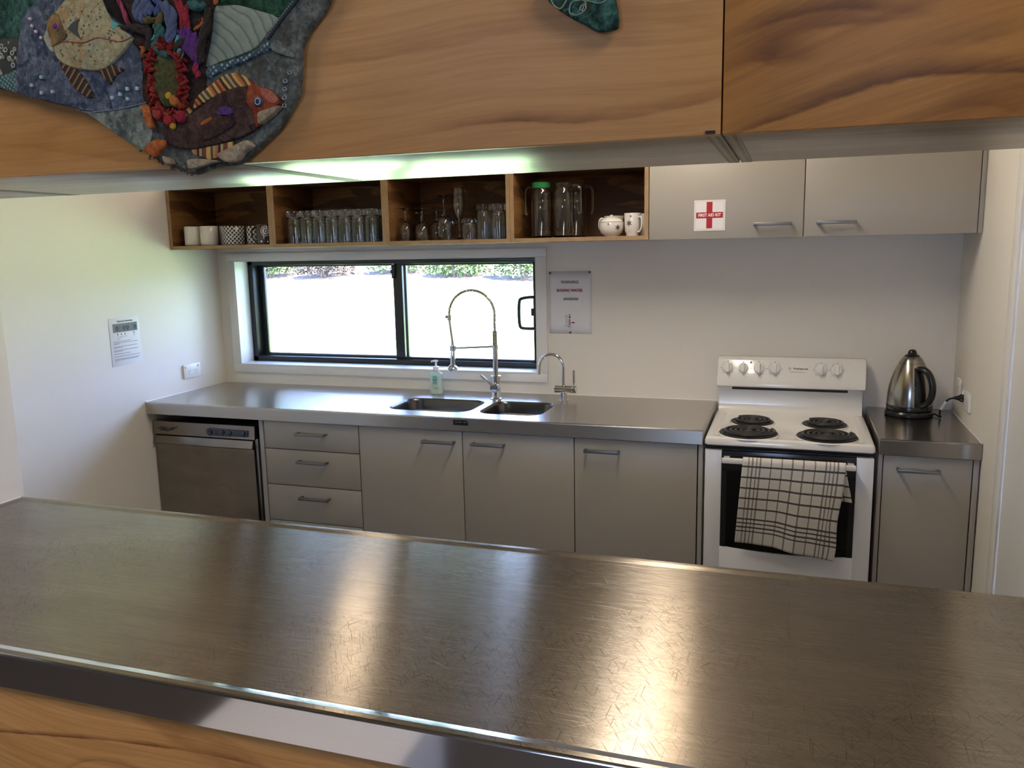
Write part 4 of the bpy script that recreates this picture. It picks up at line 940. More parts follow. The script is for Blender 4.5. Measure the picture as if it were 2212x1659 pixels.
hp = [(X, Y, 1.158), (X, Y, 1.20), (X, Y, 1.25)]+arc((cx_, cz_), ra, 0, 180, 22, 'xz', Y)+[(1.433, Y, 1.285), (1.434, Y, 1.262), (1.440, Y, 1.21), (1.445, Y, 1.17), (1.445, Y, 1.150)]
b = B(); tube(b, hp, .0062, 12); obj('hose', b, brass, mt)
b = B()
path = [Vector(p) for p in ([(X, Y, 1.222), (X, Y, 1.25)]+arc((cx_, cz_), ra, 0, 180, 60, 'xz', Y)+[(1.433, Y, 1.288)])]
acc = [0]
for p, q_ in zip(path, path[1:]): acc.append(acc[-1]+(q_-p).length)
turns = 27; pts = []; NPT = turns*14
for k in range(NPT+1):
    s_ = acc[-1]*k/NPT; i = max(0, min(len(path)-2, next((j for j in range(len(acc)-1) if acc[j+1] >= s_), len(path)-2)))
    f = (s_-acc[i])/max(1e-9, acc[i+1]-acc[i]); c = path[i].lerp(path[i+1], f); d = (path[i+1]-path[i]).normalized()
    e1 = Vector((0, 1, 0)); e2 = d.cross(e1); a = 2*PI*turns*k/NPT
    pts.append(c+(e1*math.cos(a)+e2*math.sin(a))*.0165)
tube(b, pts, .0011, 5); obj('spring', b, M['chrome'], mt)
b = B(); tube(b, [(1.433, Y, 1.272), (1.433, Y, 1.296)], .0095, 18); tube(b, [(1.433, Y, 1.287), (1.414, Y, 1.289)], .0072, 12); obj('hose_clamp', b, brass, mt)
b = B(); tube(b, [(X-.010, Y, 1.150), (1.448, Y, 1.138)], .0052, 12); lathe(b, [(.0105, 1.126), (.0165, 1.126), (.0165, 1.150), (.0105, 1.150)], 22, (1.446, Y, 0), closed=True); obj('holder_arm', b, M['chrome'], mt)
b = B(); tube(b, [(1.445, Y, 1.165), (1.446, Y, 1.145), (1.446, Y, 1.120), (1.445, Y, 1.108), (1.443, Y, 1.05)], [.0078, .0105, .0105, .0125, .0135], 22)
lathe(b, [(0, 1.026), (.012, 1.026), (.020, 1.031), (.0275, 1.040), (.026, 1.044), (.014, 1.056), (0, 1.056)], 28, (1.442, Y, 0)); sh = obj('spray_head', b, M['chrome'], mt)
b = B(); box(b, 1.426, 1.434, Y-.006, Y+.006, 1.058, 1.088, .003); obj('spray_trigger', b, M['blackgloss'], sh)

bt = thing('boiling_water_tap', 'small chrome gooseneck tap on the right of the sink with an upright lever', 'tap', (1.991, -.158, ZB))
X, Y = 1.991, -.158
b = B(); lathe(b, [(0, 0), (.024, 0), (.024, .004), (.016, .006), (.0155, .045), (0, .045)], 28, (X, Y, ZB)); obj('tap_body', b, M['chrome'], bt)
b = B(); lathe(b, [(0, -.042), (.0165, -.042), (.018, -.040), (.018, .042), (.0170, .043), (.0170, .044), (.018, .045), (.018, .060), (.0165, .062), (0, .062)], 28, (X, Y, .956), 'x'); vb_ = obj('valve', b, M['chrome'], bt)
b = B(); tube(b, [(X+.050, Y, .970), (X+.050, Y, .985), (X+.050, Y, .987), (X+.050, Y, 1.046)], [.0035, .0035, .0058, .0058], 14); obj('lever', b, M['chrome'], vb_)
gp = [(X, Y, .970), (X, Y, 1.02), (X, Y, 1.050)]+arc((X-.0575, 1.060), .0575, 0, 158, 18, 'xz', Y)+[(X-.1145, Y, 1.055), (X-.117, Y, 1.022)]
b = B(); tube(b, gp, .0072, 16); obj('spout', b, M['chrome'], bt)

# ================================================================== SOAP BOTTLE
sb = thing('soap_bottle', 'clear pale green pump bottle of hand wash standing behind the left basin', 'bottle', (1.324, -.103, ZB+.0006))
Xs, Ys = 1.324, -.103
b = B(); secs = [(.030, .017, 0), (.0335, .020, .004), (.0345, .021, .020), (.032, .019, .050), (.0305, .0185, .070), (.0325, .019, .090), (.034, .019, .099), (.031, .017, .105), (.018, .014, .109), (.0125, .0125, .112), (.0125, .0125, .118)]
loops_surface(b, [[(Xs+a*math.copysign(abs(math.cos(t))**.75, math.cos(t)), Ys+c*math.copysign(abs(math.sin(t))**.75, math.sin(t)), ZB+z) for t in [2*PI*k/36 for k in range(36)]] for a, c, z in secs], True, True)
m_, nt_, bb = MAT('green_hand_wash'); bb.inputs['Base Color'].default_value = (0.84, 0.98, 0.93, 1); bb.inputs['Transmission Weight'].default_value = .70; bb.inputs['Roughness'].default_value = .18; bb.inputs['IOR'].default_value = 1.35; bb.inputs['Subsurface Weight'].default_value = .0
obj('bottle', b, m_, sb, smooth=60)
b = B(); lathe(b, [(0, .118), (.0150, .118), (.0150, .134), (.012, .138), (.0055, .139), (.0050, .152), (0, .152)], 24, (Xs, Ys, ZB)); pu = obj('pump_collar', b, M['white'], sb)
b = B(); tube(b, [(Xs, Ys, ZB+.150), (Xs, Ys, ZB+.160)], .0035, 10); tube(b, [(Xs+.009, Ys+.002, ZB+.163), (Xs-.004, Ys, ZB+.164), (Xs-.020, Ys-.004, ZB+.162), (Xs-.024, Ys-.005, ZB+.158)], [.0055, .0060, .0040, .0030], 10); obj('pump_nozzle', b, M['white'], pu)
yl = Ys-.0205
b = B(); lathe(b, [(0, 0), (.0140, 0), (.0140, -.0006), (0, -.0006)], 28, (Xs+.001, yl, ZB+.078), 'y'); lb = obj('round_label', b, plain('label_green', (0.02, 0.42, 0.27, 1), .4), sb)
text('lettering', 'Dettol', .0085, (Xs+.001, yl-.0014, ZB+.080), M['white'], lb, bold=.0002)
b = B()
for z, w in ((.060, .022), (.0555, .026), (.0505, .020)): box(b, Xs-w/2, Xs+w/2, yl-.0025, yl-.0015, ZB+z, ZB+z+.0022)
obj('label_lettering', b, plain('label_ink', (.02, .16, .20, 1), .5), sb)
b = B(); tube(b, [(Xs+.006+.009*math.cos(t), yl-.002, ZB+.032+.007*math.sin(t)) for t in [2*PI*k/20 for k in range(20)]], .0014, 6); lathe(b, [(0, 0), (.004, 0), (.004, -.0008), (0, -.0008)], 12, (Xs+.003, yl-.0015, ZB+.031), 'y')
obj('leaf_print', b, plain('print_green', (.25, .55, .12, 1), .5), sb)

# ================================================================== KETTLE
KX, KY = 3.456, -.150
kt = thing('kettle', 'brushed steel cordless kettle with a black handle on the right worktop', 'kettle', (KX, KY, ZB+.0006))
b = B(); lathe(b, [(0, 0), (.088, 0), (.092, .004), (.092, .014), (.086, .022), (.070, .023), (0, .023)], 48, (KX, KY, ZB+.0006)); kb_ = obj('power_base', b, M['blackgloss'], kt)
b = B(); lathe(b, [(0, .024), (.083, .024), (.0865, .027), (.0875, .044), (.0865, .046), (0, .046)], 48, (KX, KY, ZB)); obj('lower_band', b, M['blackgloss'], kt)
b = B(); lathe(b, [(.0860, .046), (.0865, .060), (.0850, .090), (.0805, .122), (.0735, .152), (.0640, .182), (.0540, .205), (.0480, .2165)], 56, (KX, KY, ZB)); obj('body', b, M['steelkettle'], kt, smooth=60)
b = B(); lathe(b, [(.0478, .2175), (.0455, .2215), (.0400, .231), (.0320, .241), (.0285, .2435), (0, .2435)], 48, (KX, KY, ZB)); ld = obj('lid', b, M['steelkettle'], kt, smooth=60)
b = B(); lathe(b, [(.029, .2435), (.026, .248), (.018, .252), (.0165, .258), (.0145, .265), (.009, .270), (0, .2715)], 28, (KX+.0, KY, ZB)); obj('lid_knob', b, M['blackgloss'], ld)
def kp(a, rad, z): return (KX+rad*math.cos(a), KY+rad*math.sin(a), ZB+z)
A0 = math.radians(-71)
def krad(z):
    pr = [(.046, .0860), (.060, .0865), (.090, .0850), (.122, .0805), (.152, .0735), (.182, .0640), (.205, .0540), (.22, .046)]
    for (a, ra_), (c, rc_) in zip(pr, pr[1:]):
        if z <= c: return ra_+(rc_-ra_)*(z-a)/(c-a)
    return .046
b = B()   # black spine with the water gauge, follows the curve of the body
ring0 = []
for z in [.047+.155*k/14 for k in range(15)]:
    w = .25+.03*math.sin((z-.05)*15); ring0.append([b.verts.new(kp(A0+da, krad(z)+.0022, z)) for da in (-w*.95, -w*.5, 0, w*.5, w)])
for a, c in zip(ring0, ring0[1:]):
    for k in range(4): b.faces.new((a[k], a[k+1], c[k+1], c[k]))
ex = bmesh.ops.extrude_face_region(b, geom=list(b.faces)); bmesh.ops.translate(b, vec=(-.004*math.cos(A0), -.004*math.sin(A0), 0), verts=[v for v in ex['geom'] if isinstance(v, bmesh.types.BMVert)])
spn = obj('handle_spine', b, M['blackgloss'], kt, smooth=60)
b = B(); A1 = A0+.06
hpts = [kp(A1, .056, .196), kp(A1+.05, .078, .200), kp(A1+.14, .100, .187), kp(A1+.20, .114, .157), kp(A1+.22, .119, .120), kp(A1+.20, .114, .085), kp(A1+.12, .100, .062), kp(A1+.04, .084, .054)]
tube(b, smooth_poly(hpts, 4, False), .0145, 14, flat=.85); obj('handle', b, M['blackgloss'], kt, smooth=60)
b = B(); A2 = A0-.16; 
for k in range(8):
    z = .085+.062*k/7
pp = [kp(A2, krad(z)+.0035, z) for z in [.080+.075*k/8 for k in range(9)]]; tube(b, pp, .0042, 8, flat=.5); obj('water_gauge', b, plain('gauge_smoke', (.06, .06, .065, 1), .1), spn)
b = B()
for z in (.098, .112, .126): box(b, *[v for pr in zip([c-.004 for c in kp(A0-.30, krad(z)+.004, z)], [c+.0010+(.003 if i_ == 0 else 0) for i_, c in enumerate(kp(A0-.30, krad(z)+.004, z))]) for v in pr])
obj('gauge_marks', b, M['handle'], spn)
b = B(); cpts = [(KX+.085, KY+.02, ZB+.010), (3.555, -.165, ZB+.008), (3.566, -.200, ZB+.006), (3.561, -.208, ZB+.020), (3.563, -.212, ZB+.040), (3.572, -.225, ZB+.066), (3.585, -.245, ZB+.088), (3.600, -.262, ZB+.096), (3.612, -.272, ZB+.098)]
tube(b, smooth_poly(cpts, 5, False), .0036, 8); cd = obj('power_cord', b, M['blackgloss'], kt)
b = B(); tube(b, [(3.563, -.212, ZB+.040), (3.569, -.221, ZB+.056), (3.578, -.234, ZB+.076)], .0056, 8); obj('cord_tag', b, M['plastic'], cd)
b = B(); tube(b, [(3.600, -.262, ZB+.097), (3.612, -.272, ZB+.099), (3.620, -.276, ZB+.100), (3.6315, -.278, ZB+.100)], [.006, .009, .0150, .0165], 16); obj('plug', b, M['blackgloss'], cd)

# ================================================================== POWER OUTLETS
def outlet(name_label, yc, zc, xw, sgn, w=.117, h=.073, gangs=2):
    r = thing('power_outlet', name_label, 'power outlet', (xw, yc, zc))
    b = B(); box(b, min(xw, xw+sgn*.010), max(xw, xw+sgn*.010), yc-w/2, yc+w/2, zc-h/2, zc+h/2, .0025); pl_ = obj('face_plate', b, M['plastic'], r)
    for k in range(gangs):
        y_ = yc+(k-.5*(gangs-1))*.054
        yr = yc+(-.047 if k == 0 else .047)
        b = B(); box(b, min(xw+sgn*.009, xw+sgn*.014), max(xw+sgn*.009, xw+sgn*.014), yr-.006, yr+.006, zc+.016, zc+.028, .0015); obj('switch', b, M['white'], r)
        b = B(); xa, xb = sorted((xw+sgn*.0095, xw+sgn*.0104))
        for dy, dz, ro in ((-.0075, .004, .5), (.0075, .004, -.5), (0, -.010, 0)):
            t_ = bmesh.new(); bmesh.ops.create_cube(t_, size=1); bmesh.ops.transform(t_, matrix=Matrix.Translation(((xa+xb)/2, y_+dy, zc+dz-.004)) @ Matrix.Rotation(ro, 4, 'X') @ Matrix.Diagonal((.0009, .0018, .0075, 1)), verts=t_.verts); add_bm(b, t_)
        obj('socket_slots', b, M['inkgrey'], r)
    return r
outlet('double white power outlet on the left wall above the dishwasher', -.284, 1.005, 0.0, 1, w=.128)
outlet('double white power outlet on the right wall holding the black kettle plug', -.325, .998, R, -1, w=.125)
outlet('small white outlet on the right wall nearest the back corner, behind the kettle plug', -.150, 1.020, R, -1, w=.075, gangs=1)

# ================================================================== PAPERS
ws = thing('warning_notice', 'white WARNING BOILING WATER notice pinned to the back wall beside the window', 'notice', (1.985, -.001, 1.2))
px0, px1, pz0, pz1 = 1.882, 2.090, 1.1975, 1.4945
b = B(); n_ = 12; g1 = [[b.verts.new((px0+(px1-px0)*i/n_, -.0012-.0015*math.sin(PI*i/n_)*(j/6), pz0+(pz1-pz0)*j/6)) for i in range(n_+1)] for j in range(7)]
for j in range(6):
    for i in range(n_): b.faces.new((g1[j][i], g1[j][i+1], g1[j+1][i+1], g1[j+1][i]))
sheet = obj('paper', b, M['paper'], ws, smooth=180); so = sheet.modifiers.new('t', 'SOLIDIFY'); so.thickness = .0004
yy = -.0036
def serifs(xc, z, w, h, m, letters):
    """tiny foot and head serifs so the heading reads like the printed roman capitals"""
    b = B()
    for x in letters: 
        for zz in (z-h/2, z+h/2): box(b, xc+x-.0022, xc+x+.0022, yy-.0004, yy+.0002, zz-.0004, zz+.0004)
    return b
text('heading', 'WARNING', .0195, (1.985, yy, 1.4425), M['ink'], ws, bold=.00015, sx=.92)
text('heading', 'BOILING WATER', .0185, (1.984, yy, 1.4035), M['inkred'], ws, bold=.0005, sx=.90)
text('small_lettering', 'To use the boiling water tap\nfollow the instructions below', .0062, (1.990, yy, 1.3640), M['ink'], ws, bold=.00025)
b = B()
def ln(pts, r=.0005): tube(b, [(p[0], yy, p[1]) for p in pts], r, 5)
ln([(1.963, 1.284), (1.966, 1.240)]); ln([(1.972, 1.284), (1.973, 1.238)]); ln([(1.963, 1.284), (1.972, 1.284)]); ln([(1.957, 1.236), (1.980, 1.234)], .0007)
ln([(1.980, 1.266), (1.980, 1.238)], .0012); ln([(1.986, 1.266), (1.986, 1.238)], .0012); ln([(1.980, 1.266), (1.986, 1.266)], .0012)
ln(arc((1.984, 1.226), .0085, 15, 165, 8, 'xz')and[(1.984+.0085*math.cos(math.radians(a)), 1.226+.0085*math.sin(math.radians(a))) for a in range(0, 181, 20)]); ln([(1.9835, 1.2345), (1.982, 1.222)])
prism(b, [(1.9835, 1.270), (1.9775, 1.281), (1.9895, 1.281)], 'xz', yy+.0003, yy-.0005); lathe(b, [(0, 0), (.003, 0), (.003, -.0006), (0, -.0006)], 10, (1.983, yy, 1.288), 'y')
obj('tap_diagram', b, M['ink'], ws)
b = B(); prism(b, [(1.990, 1.2535), (1.999, 1.2535), (1.999, 1.257), (2.010, 1.251), (1.999, 1.245), (1.999, 1.2485), (1.990, 1.2485)], 'xz', yy+.0003, yy-.0005); obj('red_arrow', b, M['inkred'], ws)
pinm = plain('aged_brass_pin', (0.16, 0.11, 0.06, 1), .35, 1.0)
for x, z in ((1.8885, 1.4865), (2.0805, 1.4890), (1.9855, 1.2035)):
    b = B(); lathe(b, [(0, -.006), (.003, -.0055), (.0052, -.003), (.0052, -.002), (0, -.002)], 16, (x, -.001, z), 'y'); obj('drawing_pin', b, pinm, ws)

ds = thing('instruction_sheet', 'white dishwasher instruction sheet on the left wall with a printed photo strip', 'notice', (.001, -.712, 1.21))
sy0, sy1, sz0, sz1 = -.809, -.620, 1.098, 1.323
def sheetpos(y, z): return (y, z)
b = B(); box(b, .0006, .0018, sy0, sy1, sz0, sz1, .0003); obj('paper', b, M['paper'], ds)
def bars(rows_, m, nm, x0=.0018, h=.0022):
    b = B(); rr = random.Random(3)
    for z, y0, y1 in rows_:
        y = y0
        while y < y1-.002:
            w = min(rr.uniform(.004, .013), y1-y); box(b, x0, x0+.0005, y, y+w, z-h/2, z+h/2); y += w+.0018
    return obj(nm, b, m, ds, smooth=0)
text('heading', 'Dishwasher Instructions', .0105, (.0022, (sy0+sy1)/2+.004, 1.306), M['inkgrey'], ds, wall='left', bold=.0003, sx=.95)
b = B(); box(b, .0018, .0024, sy0+.022, sy1-.016, 1.256, 1.296); ph = obj('photo_strip', b, plain('printed_photo', (.13, .12, .115, 1), .6, var=.35, bscale=400), ds)
b = B(); box(b, .0024, .0028, sy0+.060, sy1-.018, 1.262, 1.285); obj('photo_panel', b, plain('printed_panel', (.10, .12, .16, 1), .6), ph)
b = B()
for y in (sy0+.046, sy0+.090, sy0+.112, sy0+.158): 
    tube(b, [(.003, y+.0065*math.cos(t), 1.2755+.0075*math.sin(t)) for t in [2*PI*k/14 for k in range(15)]], .0011, 5); box(b, .0026, .0032, y-.0015, y+.0015, 1.262, 1.268)
obj('photo_symbols', b, M['ink'], ph)
bars([(1.246-.000, sy0+.046, sy0+.050), (1.246, sy0+.068, sy0+.072), (1.246, sy0+.092, sy0+.096), (1.246, sy0+.148, sy0+.152)], M['ink'], 'arrow_marks', h=.008)
bars([(1.235, sy0+.045, sy0+.055), (1.235, sy0+.062, sy0+.105), (1.235, sy0+.145, sy0+.158), (1.230, sy0+.045, sy0+.053), (1.230, sy0+.062, sy0+.072), (1.224, sy0+.042, sy0+.062)], M['inkgrey'], 'caption_lettering', h=.0016)
bars([(z, sy0+.018, y1) for z, y1 in ((1.213, sy0+.125), (1.206, sy1-.022), (1.201, sy0+.055), (1.189, sy1-.026), (1.184, sy0+.070), (1.172, sy1-.018), (1.167, sy0+.072), (1.155, sy0+.115), (1.143, sy1-.012), (1.131, sy1-.016), (1.126, sy1-.022), (1.120, sy0+.030))], M['inkgrey'], 'body_lettering', h=.0020)

# ================================================================== MUGS
def mug(r, h, m, handle_a=None, t=.003):
    b = B(); lathe(b, [(0, .0), (r*.86, 0), (r*.97, .003), (r, .008), (r, h-.002), (r-.001, h), (r-t+.001, h), (r-t, h-.002), (r-t, .008), (r-t-.006, .005), (0, .005)], 36, uvs=True)
    return b
def mhandle(r, h, a, th=.0042, out=.024):
    b = B(); pts = [(r-.002, h*.80), (r+out*.75, h*.82), (r+out, h*.62), (r+out*.92, h*.38), (r+out*.45, h*.20), (r-.002, h*.17)]
    tube(b, [(p[0]*math.cos(a), p[0]*math.sin(a), p[1]) for p in smooth_poly(pts, 4, False)], th, 8); return b
def ginghammat(name, dark, light, ang, sc):
    m, nt, b = MAT(name); N = NT(nt); v = N.mapping(N.mapping(N.uv(), (1, 1, 1), (0, 0, ang)), (sc, sc, sc)); s = N.sep(v)
    fx = N.math('FRACT', s[0]); fy_ = N.math('FRACT', s[1])
    a_ = N.math('MULTIPLY', N.math('LESS_THAN', fx, .60), N.math('LESS_THAN', fy_, .60))
    l1 = N.math('MULTIPLY', N.math('GREATER_THAN', fx, .70), N.math('LESS_THAN', fx, .92)); l2 = N.math('MULTIPLY', N.math('GREATER_THAN', fy_, .70), N.math('LESS_THAN', fy_, .92))
    c = N.mix(a_, (.30, .29, .27), dark); c = N.mix(N.math('MAXIMUM', l1, l2), c, light)
    N.link(c, b.inputs['Base Color']); b.inputs['Roughness'].default_value = .2; return m
YS = -.300
g_ = 'mugs in the left shelf box'
for x, y, lbl in ((.099, YS, 'plain white mug, leftmost in the left shelf box'), (.195, YS, 'plain white mug beside the gingham mug, second from the left in its shelf box'), (.242, YS+.087, 'plain white mug set back in the shadow between a white mug and a gingham mug')):
    t_ = thing('mug', lbl, 'mug', (x, y, SZ), group=g_)
    obj('cup', mug(.0435, .096, None), M['ceramic'], t_, localspace=True, smooth=50); obj('handle', mhandle(.0435, .096, math.radians(100)), M['ceramic'], t_, localspace=True)
gm1 = ginghammat('black_gingham_china', (.012, .012, .012), (.62, .60, .55), .785, 72); gm2 = ginghammat('open_gingham_china', (.03, .028, .022), (.70, .66, .58), .785, 58)
t_ = thing('mug', 'white mug with a dense black diagonal gingham print', 'mug', (.3435, YS, SZ), group=g_)
obj('cup', mug(.0540, .092, None), gm1, t_, localspace=True, smooth=50); obj('handle', mhandle(.054, .092, math.radians(100)), M['ceramic'], t_, localspace=True)
t_ = thing('mug', 'cream mug with an open black check print, partly behind the dark medallion mug', 'mug', (.450, YS+.03, SZ), group=g_)
obj('cup', mug(.0450, .090, None), gm2, t_, localspace=True, smooth=50); obj('handle', mhandle(.045, .090, math.radians(95)), M['ceramic'], t_, localspace=True)
t_ = thing('mug', 'dark brown mug with a white dotted medallion against the shelf divider', 'mug', (.541, YS-.022, SZ), group=g_)
dkm = plain('dark_brown_china', (.028, .016, .014, 1), .2, coat=.3)
RM = .0430
obj('cup', mug(RM, .095, None), dkm, t_, localspace=True, smooth=50); obj('handle', mhandle(RM, .095, math.radians(197)), dkm, t_, localspace=True)
b = B()
a0_ = math.radians(-52)
def onmug(u, w): a = a0_+u/RM; return Vector(((RM+.0006)*math.cos(a), (RM+.0006)*math.sin(a), w))
def disc(b, u, w, r_, n=10, el=1.0, rot=0):
    vs_ = []
    for k in range(n):
        t = 2*PI*k/n; p, q_ = r_*math.cos(t)*el, r_*math.sin(t)
        vs_.append(b.verts.new(onmug(u+p*math.cos(rot)-q_*math.sin(rot), w+p*math.sin(rot)+q_*math.cos(rot))))
    b.faces.new(vs_)
disc(b, 0, .063, .0042); 
for k in range(18):
    a = 2*PI*k/18
    disc(b, .0135*math.cos(a), .063+.0135*math.sin(a), .0013, 8, 4.2, a); disc(b, .0235*math.cos(a), .063+.0235*math.sin(a), .0026, 10)
disc(b, -.024, .014, .0045); disc(b, .006, .012, .0035); disc(b, .030, .018, .004)
obj('medallion_print', b, M['ceramic'], t_, localspace=True, smooth=0)

# ================================================================== GLASSWARE
def tumbler_up(r, h):
    """upturned heavy tumbler: thick base on top"""
    b = B(); n = 28
    prof = [(r-.0015, 0), (r, .001), (r*.965, h*.55), (r*.93, h*.78), (r*.90, h*.80), (r*.93, h*.82), (r*.95, h-.006), (r*.90, h), (0, h), ]
    inner = [(0, h*.80), (r*.78, h*.785), (r*.88, h*.74), (r-.003, 0)]
    lathe(b, prof+inner[::1], n, closed=False)
    return b
tm = thing('tumbler', '', 'glass', (0, 0, 0))
# closed solid of revolution: outer shell then the inner cavity
def glass_body(outer, inner, n=26):
    b = B(); lathe(b, outer+inner, n, closed=True); return b
def tumbler_mesh(r, h):
    out = [(r-.0012, 0), (r, .0015), (r*.965, h*.55), (r*.935, h*.77), (r*.90, h*.80), (r*.945, h*.83), (r*.96, h-.008), (r*.91, h), (.001, h)]
    inn = [(.001, h*.83), (r*.72, h*.82), (r*.85, h*.76), (r*.92, h*.5), (r-.0035, 0)]
    return glass_body(out, inn, 26)
obj('glass_wall', tumbler_mesh(.0335, .152), M['glass'], tm, localspace=True, smooth=35)
XL = .6076+.0235; first = True
gt = 'upturned tumblers in the second shelf box'
front_x = [XL+.034+k*.0695 for k in range(8)]
words = ['leftmost', 'second', 'third', 'fourth', 'fifth', 'sixth', 'seventh', 'rightmost']
for row, (yy_, xo) in enumerate(((-.300, .022), (-.225, -.0), (-.150, .024))):
    for k in range(8 if row == 1 else 7):
        x = XL+.036+xo+k*.0700; wd = words[k] if (k < 7 or row == 1) else words[k]
        if row != 1 and k == 6: wd = 'rightmost'
        rn = ('front', 'middle', 'back')[row]
        lbl = 'clear upturned tumbler, %s of the %s row in the second shelf box' % (wd if wd in ('leftmost', 'rightmost') else wd+' from the left', rn)
        if first: tm.location = (x, yy_, SZ); tm['label'] = lbl; tm['group'] = gt; first = False
        else: dup(tm, (x, yy_, SZ), None, lbl, gt)
g3 = 'glasses in the third shelf box'
def wine(x, y, h, rb, label, up=False, rf=None, flute=False):
    r = thing('flute' if flute else 'wine_glass', label, 'glass', (x, y, SZ), group=g3)
    rf = rf or rb*.95; bh = h*(.58 if not flute else .62); t = .0014
    if flute: bowl = [(0.0045, h-bh), (rb*.5, h-bh*.93), (rb*.88, h-bh*.70), (rb, h-bh*.45), (rb*.92, h-bh*.2), (rb*.80, h)]
    else: bowl = [(0.004, h-bh), (rb*.55, h-bh*.96), (rb*.90, h-bh*.75), (rb, h-bh*.45), (rb*.94, h-bh*.2), (rb*.84, h)]
    stem = [(.001, 0), (rf, 0.0), (rf, .0012), (rf*.55, .003), (.0055, .008), (.0034, .016), (.0032, (h-bh)*.6), (.0042, h-bh-.004)]
    inner = [(max(.001, p[0]-t), p[1]+(t*2 if i == 0 else 0)) for i, p in enumerate(bowl)][::-1]
    outer = stem+bowl[1:]
    def place(pr): return pr if up else [(p[0], h-p[1]) for p in pr]
    b = B(); lathe(b, place([(a, z) for a, z in outer]+inner+[(.001, h-bh+.004)]), 30, closed=False)
    obj('glass_wall', b, M['glass'], r, localspace=True, smooth=60); return r
wine(1.284, -.300, .148, .031, 'small upturned wine glass, leftmost in the third shelf box')
wine(1.372, -.305, .146, .034, 'upturned wine glass with a broad foot, front of the pair in the third shelf box')
wine(1.412, -.235, .148, .033, 'upturned wine glass just behind the broad-footed one')
wine(1.318, -.200, .130, .029, 'short upturned stem glass set back behind the leftmost wine glass')
wine(1.474, -.290, .198, .036, 'tall upturned wine glass with its foot in the air beside the flute')
wine(1.532, -.255, .232, .0285, 'tall upright champagne flute, highest glass in the third shelf box', True, .031, True)
t2 = thing('tumbler', 'short upturned tumbler between the flute and the tall tumblers', 'glass', (1.598, -.300, SZ), group=g3); obj('glass_wall', tumbler_mesh(.036, .092), M['glass'], t2, localspace=True, smooth=35)
t3 = thing('tumbler', 'short tumbler set back behind the upturned wine glasses', 'glass', (1.450, -.170, SZ), group=g3); obj('glass_wall', tumbler_mesh(.036, .095), M['glass'], t3, localspace=True, smooth=35)
for x, y, lbl in ((1.668, -.300, 'tall upturned tumbler, leftmost of the tall ones in the third shelf box'), (1.740, -.305, 'tall upturned tumbler in front of the right divider of the third shelf box'), (1.700, -.225, 'tall upturned tumbler, left one of the back pair in the third shelf box'), (1.762, -.230, 'tall upturned tumbler, right one of the back pair in the third shelf box')):
    dup(tm, (x, y, SZ), None, lbl, g3)
# jugs
jl = plain('translucent_green_plastic', (0.02, 0.20, 0.05, 1), .25)
def jug(x, y, label, side, lid=False, r_=.0455, h=.232):
    r = thing('glass_jug', label, 'jug', (x, y, SZ))
    t = .0022
    out = [(.001, 0), (r_-.004, 0), (r_, .004), (r_, h*.80), (r_*.93, h*.86), (r_*.80, h*.90), (r_*.80, h*.93), (r_*.86, h*.94), (r_*.86, h)]
    inn = [(p[0]-t if p[0] > .01 else .001, p[1]+(.006 if p[1] < .01 else 0)) for p in out][::-1]
    b = B(); lathe(b, out+inn, 32, closed=True); obj('glass_wall', b, M['glass'], r, localspace=True, smooth=50)
    b = B(); pts = [(r_*.84*side, 0, h*.93), ((r_+.010)*side, 0, h*.945), ((r_+.026)*side, 0, h*.90), ((r_+.029)*side, 0, h*.80), ((r_+.029)*side, 0, h*.48), ((r_+.020)*side, 0, h*.44)]
    tube(b, smooth_poly(pts, 4, False), .0042, 8); obj('handle', b, M['glass'], r, localspace=True)
    if lid:
        b = B(); lathe(b, [(0, h-.020), (r_*.82, h-.020), (r_*.90, h-.019), (r_*.92, h+.002), (r_*.80, h+.006), (0, h+.006)], 28); obj('lid', b, jl, r, localspace=True)
    return r
jug(1.936, -.290, 'clear glass jug with a green lid, handle to the left', -1, True)
jug(2.034, -.285, 'clear glass jug without a lid beside the green-lidded one', 1)
jug(2.062, -.175, 'clear glass jug standing behind the lidless jug', 1)
# floral china
fl = plain('black_flower_print', (.035, .025, .02, 1), .3); flg = plain('grey_flower_print', (.22, .20, .18, 1), .3)
def flower(prof, a0, z0, s, m, parent, mesh_r):
    b = B(); rr = random.Random(int(a0*100+z0*999))
    def P3(u, w):
        z = z0+w; rad = mesh_r(z)+.0006; a = a0+u/max(.01, rad); return (rad*math.cos(a), rad*math.sin(a), z)
    for k in range(13):
        if k == 0: cu, cw, sz = 0, 0, s*.20
        elif k < 7: t = 2*PI*k/6; cu, cw, sz = s*.42*math.cos(t), s*.42*math.sin(t), s*.22
        else: t = 2*PI*(k+.5)/6; cu, cw, sz = s*.82*math.cos(t), s*.82*math.sin(t), s*.16
        b.faces.new([b.verts.new(P3(cu+sz*math.cos(2*PI*j/8), cw+sz*math.sin(2*PI*j/8))) for j in range(8)])
    obj('flower_print', b, m, parent, localspace=True, smooth=0)
def interp(pr):
    def f(z):
        for (r1, z1), (r2_, z2) in zip(pr, pr[1:]):
            if z1 <= z <= z2 and z2 > z1: return r1+(r2_-r1)*(z-z1)/(z2-z1)
        return pr[-1][0]
    return f
sbp = [(.030, 0), (.032, .004), (.046, .014), (.052, .030), (.053, .050), (.053, .058)]
sgb = thing('sugar_bowl', 'cream china sugar bowl with lid and black flower print', 'bowl', (2.247, -.300, SZ))
b = B(); lathe(b, [(0, 0)]+sbp+[(.050, .058), (.049, .03), (.03, .01), (0, .008)], 36); obj('bowl', b, M['cream'], sgb, localspace=True, smooth=50)
